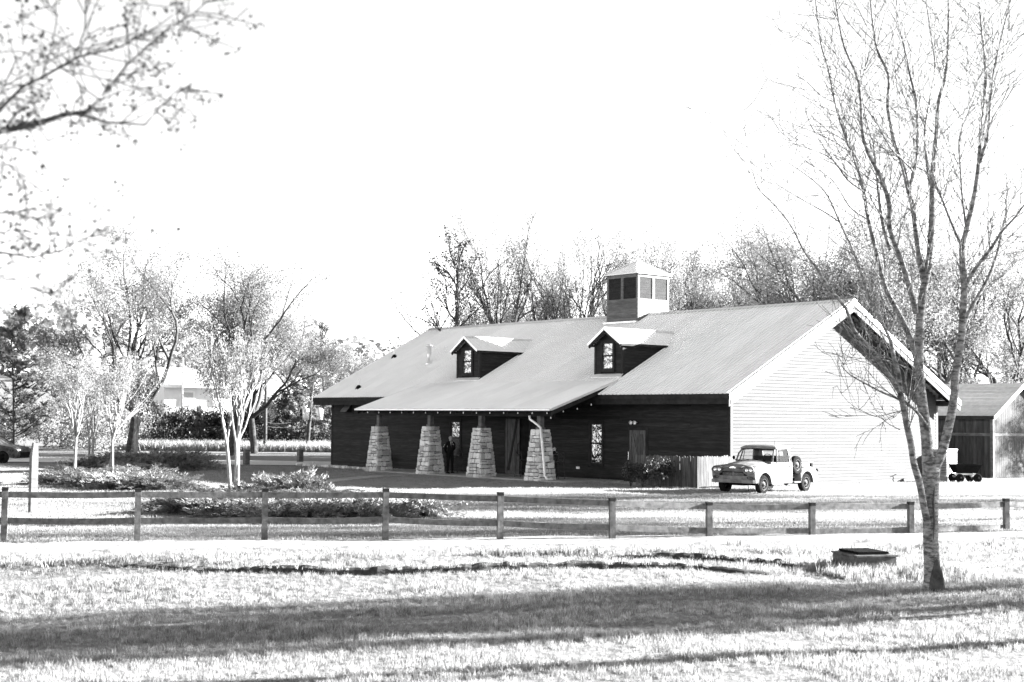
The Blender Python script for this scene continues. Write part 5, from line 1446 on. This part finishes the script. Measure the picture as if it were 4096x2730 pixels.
# ------------------------------------------------------------------ trees outside the frame whose shade falls on the lawn
sh2 = Vector((SUN.x, SUN.y, 0)).normalized(); tanel = SUN.z/math.hypot(SUN.x, SUN.y)
GS = 'trees right of the view that shade the lawn'
def shade_tree(px, py, t, h, kind, label, var=0, w=1.0, rz=0.0):
    """a real tree t metres sunwards of the lawn point seen at the pixel"""
    b = gpx(px, py)+sh2*t; b.z = 0
    key = (kind, var)
    if key not in PROTO:
        tt = make_tree('leafy_tree', label, H0[kind], 100+var*17+len(kind), kind, GS, b, rz)
        zm = float(np.percentile([v.co.z for ch in tt.children if ch.name.startswith('crown') for v in ch.data.vertices], 98.5)); PROTO[key] = (tt, zm); c = tt
    else:
        tt, zm = PROTO[key]; c = dup(tt, b, rz, 1, label, GS)
    s = h/zm; c.scale = (s*w, s*w, s); return c
shade_tree(2500, 2425, 23, 11.5, 'broad', 'leafy tree shading the wide dark band of the near lawn', 0, .34)
shade_tree(1700, 2435, 19, 11.0, 'dense', 'dense tree shading the left of the near lawn', 1, .26, 1)
shade_tree(2600, 2370, 27, 12.5, 'dense', 'tall dense tree shading the far side of the dark band', 0, .24, 2)
shade_tree(3300, 2460, 22, 9.0, 'broad', 'lower leafy tree shading the right of the near lawn', 1, .24, 4)
shade_tree(1500, 2500, 18, 12.0, 'broad', 'leafy tree shading the streaks below the dark band', 1, .18, 2)
shade_tree(2700, 2600, 12.5, 15.0, 'bare', 'slender bare tree casting the thin shadow line', 0, .9, 1)
shade_tree(2600, 2085, 22, 13, 'broad', 'leafy tree shading the lawn behind the rail fence', 0, .30, 3)
shade_tree(3200, 2030, 20, 12, 'broad', 'leafy tree shading the lawn before the truck', 1, .26, 4)
shade_tree(3600, 1990, 22, 14, 'sparse', 'thin leafed tree streaking the lawn before the white wall', 0, .5, 5)
shade_tree(1800, 2120, 26, 12, 'sparse', 'thin tree streaking the middle lawn', 1, .5, 2)
shade_tree(3750, 2035, 20, 12, 'broad', 'leafy tree shading the lawn right of the truck', 0, .3, 1)
shade_tree(2900, 2015, 24, 13, 'sparse', 'thin tree streaking the lawn in front of the pickets', 0, .6, 3)
shade_tree(2300, 2140, 24, 12, 'broad', 'leafy tree shading the fence foot', 1, .2, 6)
shade_tree(3972, 1917, 9, 8, 'broad', 'leafy tree dappling the end wall of the shed', 0, .55, 2).location = Vector((sx1, sy0+4, 0))+sh2*9

# ------------------------------------------------------------------ houses, poles, wires, car on the left
def house(name, label, px0, px1, d, py_base, py_eave, py_ridge, wing=False):
    a = at(px0, py_base, d); b = at(px1, py_base, d+4 if not wing else d)
    ex = (b-a); ex.z = 0; L = ex.length; ex.normalize(); rz = math.atan2(ex.y, ex.x)
    ze = at(px0, py_eave, d).z; zr = at(px0, py_ridge, d).z; zb = a.z
    h = empty(name, (a.x, a.y, zb-1), rz, label, 'house'); D = 9.0
    H = ze-zb+1; HR = zr-zb+1
    w = MB()
    if not wing:
        w.box(0, L, 0, D, 0, H)
        obj('wall', w, M['house'], h)
        for s in (0, 1):
            y0 = -.6 if s == 0 else D+.6
            obj('roof', MB().prism([(-.6, y0, H-.15), (-.6, D/2, HR), (-.6, D/2, HR-.15), (-.6, y0, H-.3)], (L+1.2, 0, 0)), M['shingle'], h)
            obj('fascia', MB().box(-.6, L+.6, y0-.1 if s == 0 else y0, y0 if s == 0 else y0+.1, H-.42, H-.1), M['white'], h)
        obj('gable', MB().prism([(0, 0, H), (0, D, H), (0, D/2, HR-.2)], (L, 0, 0)), M['house'], h)
        for x in (L*.22, L*.5, L*.78):
            f = obj('window', MB().box(x-.65, x+.65, -.10, 0, H*.42, H*.8), M['white'], h)
            obj('pane', MB().box(x-.5, x+.5, -.13, -.101, H*.45, H*.77), M['shingle'], f)
    else:
        w.box(0, L, 0, 14, 0, H); w.prism([(0, 0, H), (L, 0, H), (L/2, 0, HR-.2)], (0, 14, 0)); obj('wall', w, M['house'], h)
        for s in (0, 1):
            x0 = -.8 if s == 0 else L+.8
            obj('roof', MB().prism([(x0, -.8, H-.2), (L/2, -.8, HR), (L/2, -.8, HR-.2), (x0, -.8, H-.4)], (0, 15.5, 0)), M['shingle'], h)
            obj('rake_board', MB().prism([(x0, -.9, H-.2), (L/2, -.9, HR), (L/2, -.9, HR-.35), (x0, -.9, H-.55)], (0, .1, 0)), M['white'], h)
        f = obj('window', MB().box(L*.5-.8, L*.5+.8, -.10, 0, H*.4, H*.78), M['white'], h); obj('pane', MB().box(L*.5-.65, L*.5+.65, -.13, -.101, H*.43, H*.75), M['shingle'], f)
        obj('carport', MB().box(L-2.6, L-.4, -.02, 0, .6, H*.85), M['dark'], h)
house('white_house', 'long low white house on the rise, seen through the trees', 655, 1085, 150, 1645, 1535, 1465)
house('gabled_white_house', 'white gable ended house half hidden behind the hedge and utility pole', 1075, 1222, 158, 1640, 1555, 1500, True)
# utility poles
def pole(px, d, py_top, name, label, r=.14, lean=0, arm=False, m='bark_d', yb=None):
    b = gnd(px, d); b.z = G(b.x, b.y) if yb is None else at(px, yb, d).z
    top = at(px+lean, py_top, d); e = empty(name, b, 0, label, 'pole')
    obj('shaft', MB().tube([b-Vector((0, 0, .3)), b.lerp(top, .5), top], [r, r*.85, r*.65], 8), M[m], e, world=True, smooth=True)
    if arm:
        obj('cross_arm', MB().obox(top-Vector((0, 0, .5))-rt*1.2, top-Vector((0, 0, .5))+rt*1.2, .12, .12), M['bark_d'], e, world=True)
        for k in (-1.1, -.4, .4, 1.1):
            obj('insulator', MB().lathe([(.0, 0), (.06, .02), (.05, .16), (0, .2)], top-Vector((0, 0, .44))+rt*k, 'z', 8), M['white'], e, world=True)
        for k in (-.55, .5):
            obj('transformer', MB().lathe([(.0, 0), (.26, .03), (.27, .85), (.0, .95)], top-Vector((0, 0, 3.9))+rt*k-fw*.1, 'z', 12), M['galv'], e, world=True, smooth=True)
    return top
pa = pole(1228, 112, 1480, 'utility_pole', 'leaning wooden utility pole with cross arm and two transformers left of the barn', .17, 28, True)
pb = pole(1062, 110, 1520, 'wooden_pole', 'dark plain wooden pole standing right of the young tree', .16, 2)
pc = pole(727, 150, 1432, 'light_pole', 'thin pale pole in front of the long white house', .13, 5, m='galv')
wr = empty('overhead_wires', pa, 0, 'overhead wires strung from the utility pole past the tree tops', 'wires')
def wire(a, b, sag, n=12):
    obj('wire', MB().tube([a.lerp(b, k/n)-Vector((0, 0, sag*4*(k/n)*(1-k/n))) for k in range(n+1)], .022, 4), M['bark_d'], wr, world=True)
for k in (-1.1, -.4, .4, 1.1):
    wire(pa-Vector((0, 0, .3))+rt*k, at(1700, 1545+k*10, 120), .8); wire(pa-Vector((0, 0, .3))+rt*k, pc-Vector((0, 0, .6+k*.25)), 1.0)
wire(at(1245, 1655, 112), pb-Vector((0, 0, 3.2)), .4); wire(pb-Vector((0, 0, 3.2)), at(-200, 1600, 125), 1.4); wire(at(1245, 1672, 112), pb-Vector((0, 0, 3.5)), .4)
wire(at(1245, 1660, 112), at(1420, 1672, 108), .2); wire(at(1245, 1680, 112), at(1420, 1690, 108), .2)

# the car at the left edge
p = gpx(-55, 1852)
car = empty('parked_car', (p.x, p.y, 0), math.atan2(rt.y, rt.x)-.15, 'front end of a dark car cut off by the left edge of the photo', 'car')
prof = [(-2.2, .35), (-2.25, .8), (-2.0, .95), (-1.3, 1.0), (-.6, 1.42), (.5, 1.45), (1.15, 1.02), (2.0, .88), (2.25, .72), (2.3, .45), (2.2, .28)]+arch(1.4, .32, .36, 0, 180, 8)+arch(-1.4, .32, .36, 0, 180, 8)
obj('body', MB().loft([[(x, y, z) for x, z in prof] for y in (-.88, -.8)]+[]).loft([[(x, y, z*k if z > 1.0 else z) for x, z in prof] for y, k in ((-.8, 1), (.8, 1))]), M['steel'], car, bevel=.03)
obj('side_glass', MB().prism([(-1.15, -.885, 1.02), (-.55, -.885, 1.36), (.45, -.885, 1.38), (1.0, -.885, 1.02)], (0, -.01, 0)), M['glass_dark'], car)
obj('headlight', MB().box(2.0, 2.28, -.86, -.5, .68, .78), M['white'], car, bevel=.02)
obj('grille', MB().box(2.27, 2.32, -.6, .6, .35, .62), M['black'], car)
for x in (-1.4, 1.4):
    e = bpy.data.objects.new('wheel', None); e.location = (x, -.82, .32); e.parent = car; COL.objects.link(e)
    obj('tyre', MB().lathe([(.2, -.1), (.31, -.1), (.32, 0), (.31, .1), (.2, .1), (.2, -.1)], (0, 0, 0), 'y', 18), M['rubber'], e, smooth=True)
    obj('rim', MB().lathe([(0, -.07), (.2, -.08), (.2, .0)], (0, 0, 0), 'y', 12), M['steel'], e)

# ------------------------------------------------------------------ porch furniture
def high_table(loc, label):
    t = empty('high_table', loc, 0, label, 'table', 'high tables on the porch')
    obj('table_top', MB().lathe([(0, 1.03), (.38, 1.03), (.38, 1.07), (0, 1.07)], (0, 0, 0), 'z', 20), M['plank'], t)
    obj('barrel_base', MB().lathe([(.12, 0), (.16, .04), (.14, .5), (.16, 1.0), (.12, 1.03)], (0, 0, 0), 'z', 12), M['bark_d'], t)
    v = MB().lathe([(.0, 1.07), (.04, 1.07), (.05, 1.14), (.035, 1.2), (0, 1.2)], (0, 0, 0), 'z', 10); rg = random.Random(4)
    obj('jar', v, M['glass_dark'], t); f = MB()
    for _ in range(50): leaf_mb(f, Vector((rg.gauss(0, .06), rg.gauss(0, .06), 1.27+rg.gauss(0, .04))), None, .06, rg)
    obj('flowers', f, M['white'], t)
    return t
def bar_chair(loc, rz, label):
    c = empty('spindle_chair', loc, rz, label, 'chair', 'tall spindle back chairs on the porch')
    obj('seat', MB().box(-.19, .19, -.19, .19, .72, .76), M['bark_d'], c, bevel=.01)
    for x in (-.17, .17):
        obj('leg', MB().tube([(x*1.15, -.2, 0), (x, -.17, .72)], .016, 6), M['bark_d'], c); obj('leg', MB().tube([(x*1.1, .24, 0), (x, .17, .74), (x*.95, .22, 1.16)], .016, 6), M['bark_d'], c)
    obj('stretcher', MB().tube([(-.19, -.19, .25), (.19, -.19, .25)], .01, 5).tube([(-.18, .2, .3), (.18, .2, .3)], .01, 5).tube([(-.19, -.19, .3), (-.18, .2, .3)], .01, 5).tube([(.19, -.19, .3), (.18, .2, .3)], .01, 5), M['bark_d'], c)
    b = MB()
    for zz in (.95, 1.08, 1.15): b.tube([(-.16, .2, zz), (.16, .2, zz)], .011, 5)
    for k in range(6): x = -.13+k*.052; b.tube([(x, .2, .95), (x, .21, 1.15)], .007, 4)
    obj('backrest', b, M['bark_d'], c)
    return c
tb1 = fy(1782, 1889, -1.0); tb1.z = .07; high_table(tb1, 'high round table with flowers left of the man in the suit')
c = fy(1765, 1889, -1.5); bar_chair((c.x, c.y, .07), R(80), 'tall spindle back chair left of the high table by the man')
c = fy(1828, 1889, -1.3); bar_chair((c.x, c.y, .07), R(-90), 'tall spindle back chair just right of the man in the suit')
tb2 = fy(2215, 1905, -1.6); tb2.z = .07; high_table(tb2, 'high round table standing right of the last stone pillar')
c = fy(2232, 1908, -1.7); bar_chair((c.x, c.y, .07), R(-90), 'tall spindle back chair right of the last stone pillar')
c = fy(2085, 1903, -1.6); bar_chair((c.x, c.y, .07), R(90), 'tall spindle back chair in front of the dark doorway')

# ------------------------------------------------------------------ the man in the suit
mp_ = fy(1800, 1893, -2.1)
mn = empty('person', (mp_.x, mp_.y, .07), math.atan2(-fw.y, -fw.x)+R(90)+R(28), 'man in a dark suit standing on the porch, head turned, hands behind his back', 'person')
def skin(name, verts, edges, m, parent, sub=2, root=0):
    me = bpy.data.meshes.new(name); me.from_pydata([v[0] for v in verts], edges, []); o = bpy.data.objects.new(name, me); COL.objects.link(o)
    md = o.modifiers.new('s', 'SKIN'); md.use_smooth_shade = True
    for i, v in enumerate(verts):
        sv = me.skin_vertices[0].data[i]; sv.radius = v[1] if hasattr(v[1], '__len__') else (v[1], v[1]); sv.use_root = (i == root)
    s = o.modifiers.new('u', 'SUBSURF'); s.levels = sub; s.render_levels = sub
    dg = bpy.context.evaluated_depsgraph_get(); m2 = bpy.data.meshes.new_from_object(o.evaluated_get(dg)); bpy.data.objects.remove(o)
    m2.materials.clear(); m2.materials.append(m); m2.shade_smooth()
    q = bpy.data.objects.new(name, m2); COL.objects.link(q); q.parent = parent; return q
# local: facing -y, x to his left
V = [((0, 0, .96), (.165, .12)), ((0, 0, 1.12), (.150, .105)), ((0, -.01, 1.30), (.175, .115)), ((0, 0, 1.43), (.14, .09)), ((0, -.005, 1.51), .058),
     ((.19, 0, 1.43), .068), ((.255, .05, 1.18), .056), ((.14, .19, .99), .042), ((.04, .20, .93), .035),
     ((-.19, 0, 1.43), .068), ((-.255, .05, 1.18), .056), ((-.14, .19, .99), .042), ((-.04, .20, .95), .035),
     ((.095, 0, .86), .095), ((.10, -.02, .50), .070), ((.105, -.01, .08), .055),
     ((-.095, 0, .86), .095), ((-.12, -.01, .50), .070), ((-.135, .0, .08), .055)]
E_ = [(0, 1), (1, 2), (2, 3), (3, 4), (3, 5), (5, 6), (6, 7), (7, 8), (3, 9), (9, 10), (10, 11), (11, 12), (0, 13), (13, 14), (14, 15), (0, 16), (16, 17), (17, 18)]
skin('body', V, E_, M['suit'], mn)
hd = MB(); 
hd.loft([[(x*rx, -.015+oy+y*ry, z) for x, y in [(math.cos(R(a)), math.sin(R(a))) for a in range(0, 360, 30)]] for z, rx, ry, oy in
         ((1.50, .055, .06, .01), (1.55, .058, .068, .0), (1.575, .062, .085, -.005), (1.61, .070, .098, 0), (1.65, .077, .102, 0), (1.70, .080, .104, .004), (1.745, .074, .098, .008), (1.785, .05, .07, .01), (1.80, .01, .015, .01))])
h_ = obj('head', hd, M['skin'], mn, smooth=True)
obj('nose', MB().prism([(-.014, -.118, 1.645), (.014, -.118, 1.645), (0, -.112, 1.69)], (0, .03, 0)).prism([(-.012, -.14, 1.646), (.012, -.14, 1.646), (0, -.112, 1.69)], (0, .03, 0)), M['skin'], h_)
for s in (-1, 1):
    obj('ear', MB().lathe([(0, -.01), (.02, -.01), (.028, .0), (.0, .01)], (s*.082, 0, 1.665), 'x', 8), M['skin'], h_)
    obj('eye', MB().box(s*.03-.012, s*.03+.012, -.112, -.104, 1.688, 1.698), M['black'], h_)
obj('mouth', MB().box(-.022, .022, -.108, -.098, 1.612, 1.618), M['hair'], h_)
obj('hair', MB().loft([[(x*rx, oy+y*ry, z) for x, y in [(math.cos(R(a)), math.sin(R(a))) for a in range(0, 360, 30)]] for z, rx, ry, oy in
    ((1.66, .078, .07, .045), (1.71, .088, .085, .03), (1.75, .088, .11, .0), (1.79, .072, .095, .0), (1.82, .04, .055, .0), (1.828, .005, .005, 0))]), M['hair'], mn, smooth=True)
obj('shirt', MB().prism([(-.06, -.118, 1.49), (.06, -.118, 1.49), (.012, -.135, 1.24), (-.012, -.135, 1.24)], (0, -.012, 0)), M['shirt'], mn)
obj('tie', MB().prism([(-.018, -.135, 1.47), (.018, -.135, 1.47), (.028, -.152, 1.26), (0, -.154, 1.22), (-.028, -.152, 1.26)], (0, -.008, 0)), M['black'], mn)
fl_ = MB(); rg = random.Random(2)
for _ in range(14): leaf_mb(fl_, Vector((.10+rg.gauss(0, .012), -.135, 1.36+rg.gauss(0, .016))), None, .03, rg)
obj('buttonhole_flower', fl_, M['white'], mn)
for s in (-1, 1):
    obj('shoe', MB().loft([[(s*.125+w_*x, y, z) for x, z in ((-1, 0), (1, 0), (.9, h2), (-.9, h2))] for y, w_, h2 in ((-.20, .03, .03), (-.14, .048, .055), (.0, .045, .085), (.09, .04, .08))]), M['black'], mn, bevel=.01)
    palm = [((s*.03, .235, .90), .022), ((s*.03, .25, .84), .026)]; ed = [(0, 1)]; vs = list(palm)
    for k in range(4):
        x = s*.03+(k-1.5)*.017; L = (.055, .065, .062, .05)[k]; i = len(vs)
        vs += [((x, .252, .815), .009), ((x, .245, .815-L*.5), .008), ((x, .232, .815-L), .007)]; ed += [(1, i), (i, i+1), (i+1, i+2)]
    i = len(vs); vs += [((s*.03-s*.035, .24, .86), .010), ((s*.03-s*.045, .23, .83), .008)]; ed += [(0, i), (i, i+1)]
    skin('hand', vs, ed, M['skin'], mn, 1, 0)

# ------------------------------------------------------------------ grass: tufts placed by geometry nodes
def tuft(seed, n, h, w, r, m):
    rg = random.Random(seed); mb = MB()
    for _ in range(n):
        a = rg.uniform(0, 6.283); x, y = rg.gauss(0, r), rg.gauss(0, r); hh = h*rg.uniform(.5, 1.2); l = rg.uniform(.1, .6)*hh; b = rg.uniform(0, 6.283)
        dx, dy = math.cos(a)*w, math.sin(a)*w; k = len(mb.v)
        mb.v += [(x-dx, y-dy, -.01), (x+dx, y+dy, -.01), (x+dx*.6+math.cos(b)*l*.35, y+dy*.6+math.sin(b)*l*.35, hh*.6), (x-dx*.6+math.cos(b)*l*.35, y-dy*.6+math.sin(b)*l*.35, hh*.6), (x+math.cos(b)*l, y+math.sin(b)*l, hh)]
        mb.f += [(k, k+1, k+2, k+3), (k+3, k+2, k+4)]
    o = bpy.data.objects.new('grass_blades', mesh_of('grass_blades', mb, m)); return o
def scatter(name, label, pts, scl, tufts, seed=0):
    me = bpy.data.meshes.new(name); me.from_pydata([tuple(p) for p in pts], [], [])
    at_ = me.attributes.new('sc', 'FLOAT', 'POINT'); at_.data.foreach_set('value', np.array(scl, dtype=np.float32))
    o = bpy.data.objects.new(name, me); COL.objects.link(o); tag(o, label, kind='stuff')
    col = bpy.data.collections.new(name+'_tufts')
    for t in tufts: col.objects.link(t)
    g = bpy.data.node_groups.new(name, 'GeometryNodeTree')
    g.interface.new_socket('Geometry', in_out='INPUT', socket_type='NodeSocketGeometry'); g.interface.new_socket('Geometry', in_out='OUTPUT', socket_type='NodeSocketGeometry')
    N, Lk = g.nodes, g.links
    gi, go = N.new('NodeGroupInput'), N.new('NodeGroupOutput'); ci = N.new('GeometryNodeCollectionInfo'); ci.inputs[0].default_value = col; ci.inputs['Separate Children'].default_value = True; ci.inputs['Reset Children'].default_value = True
    ip = N.new('GeometryNodeInstanceOnPoints'); ip.inputs['Pick Instance'].default_value = True
    rv = N.new('FunctionNodeRandomValue'); rv.data_type = 'FLOAT_VECTOR'; rv.inputs[0].default_value = (-.15, -.15, 0); rv.inputs[1].default_value = (.15, .15, 6.283)
    na = N.new('GeometryNodeInputNamedAttribute'); na.data_type = 'FLOAT'; na.inputs[0].default_value = 'sc'
    Lk.new(gi.outputs[0], ip.inputs['Points']); Lk.new(ci.outputs[0], ip.inputs['Instance']); Lk.new(rv.outputs[0], ip.inputs['Rotation']); Lk.new(na.outputs[0], ip.inputs['Scale']); Lk.new(ip.outputs[0], go.inputs[0])
    md = o.modifiers.new('grass', 'NODES'); md.node_group = g
    return o
rn = np.random.default_rng(5)
pts, sc = [], []
Cx, Cy = CAM.x, CAM.y; f2 = Vector((fw.x, fw.y)).normalized(); g2 = Vector((rt.x, rt.y))
def wedge(n, d0, d1, p=1.0):
    d = (d0**p+(d1**p-d0**p)*rn.random(n))**(1/p); lat = (rn.random(n)*2-1)*(d*.40+4.5)
    return d, Cx+f2.x*d+g2.x*lat, Cy+f2.y*d+g2.y*lat
def inbed(x, y): return False
d, X, Y = wedge(72000, 12, 30, 1.35)
for dd, x, y in zip(d, X, Y):
    s_ = (Vector((x, y))-FA).dot(fnor)
    if 1.2 < s_ < 3.6 and rn.random() > .12+.6*max(0, noise.noise(Vector((x*.7, y*.7, 4)))): continue
    k = .8+.7*noise.noise(Vector((x*.8, y*.8, 0)))
    edge = 1.0
    if 4.2 < s_ < 5.9: edge = 2.0
    pts.append((x, y, G(x, y))); sc.append(max(.45, k)*edge*(.85+.3*rn.random()))
for p, t in BANKS:
    for _ in range(7):
        a = random.uniform(-.06, .8); q = p+Vector((fw.x, fw.y, 0)).normalized()*a; pts.append((q.x, q.y, G(q.x, q.y)+.10)); sc.append(random.uniform(.5, 1.3))
T1 = [tuft(s, 12, (.055, .075, .06, .095, .05)[s], .0042, .035, M['grass']) for s in range(5)]
scatter('near_grass', 'mown grass blades of the near lawn and swale edge', pts, sc, T1)
pts, sc = [], []
d, X, Y = wedge(70000, 30, 78, 1.2)
for dd, x, y in zip(d, X, Y):
    s_ = (Vector((x, y))-FA).dot(fnor)
    if 1.0 < s_ < 3.75 and rn.random() > .06: continue
    if -BL-.1 < x < 0.1 and -.05 < y < BW+.1: continue
    if PX0+.5 < x < -5.9 and PY+.1 < y < .1: continue
    if x < -25 and y > 6 : continue
    pts.append((x, y, G(x, y))); sc.append(.55+.5*rn.random()+.3*noise.noise(Vector((x*.3, y*.3, 0))))
T2 = [tuft(s+20, 26, .05, .007, .15, M['grass_far']) for s in range(4)]
scatter('lawn_grass', 'mown grass of the lawn around the barn', pts, sc, T2)
# weeds round the drain and right part of the swale
pts, sc = [], []
for _ in range(1500):
    t = rn.uniform(15, 30); s_ = rn.normal(5.6, .9); p = FA+fdir*t+fnor*s_
    if rn.random() < .5: 
        q = c0+ex*rn.uniform(-.7, 2.0)+ey*rn.normal(.0, .7); p = Vector((q.x, q.y))
    if (Vector((p.x, p.y, 0))-c0).dot(ex) > 0 and (Vector((p.x, p.y, 0))-c0).dot(ex) < L and 0 < (Vector((p.x, p.y, 0))-c0).dot(ey) < .95: continue
    pts.append((p.x, p.y, G(p.x, p.y))); sc.append(rn.uniform(.35, 1.0))
T3 = [tuft(s+40, 12, .20, .010, .05, M['grass']) for s in range(3)]
scatter('weeds', 'taller weeds in the swale around the drain box', pts, sc, T3)
# tall dry grass beyond the road
pts, sc = [], []
for _ in range(7000):
    px = rn.uniform(480, 1420); d_ = rn.uniform(109, 116); p = gnd(px, d_)
    if -BL-.5 < p.x < 0 and p.y > -1: continue
    pts.append((p.x, p.y, G(p.x, p.y))); sc.append(rn.uniform(.5, 1.2))
T4 = [tuft(s+60, 9, .68, .03, .15, M['straw']) for s in range(3)]
scatter('tall_grass', 'tall dry pale grass growing beyond the road', pts, sc, T4)
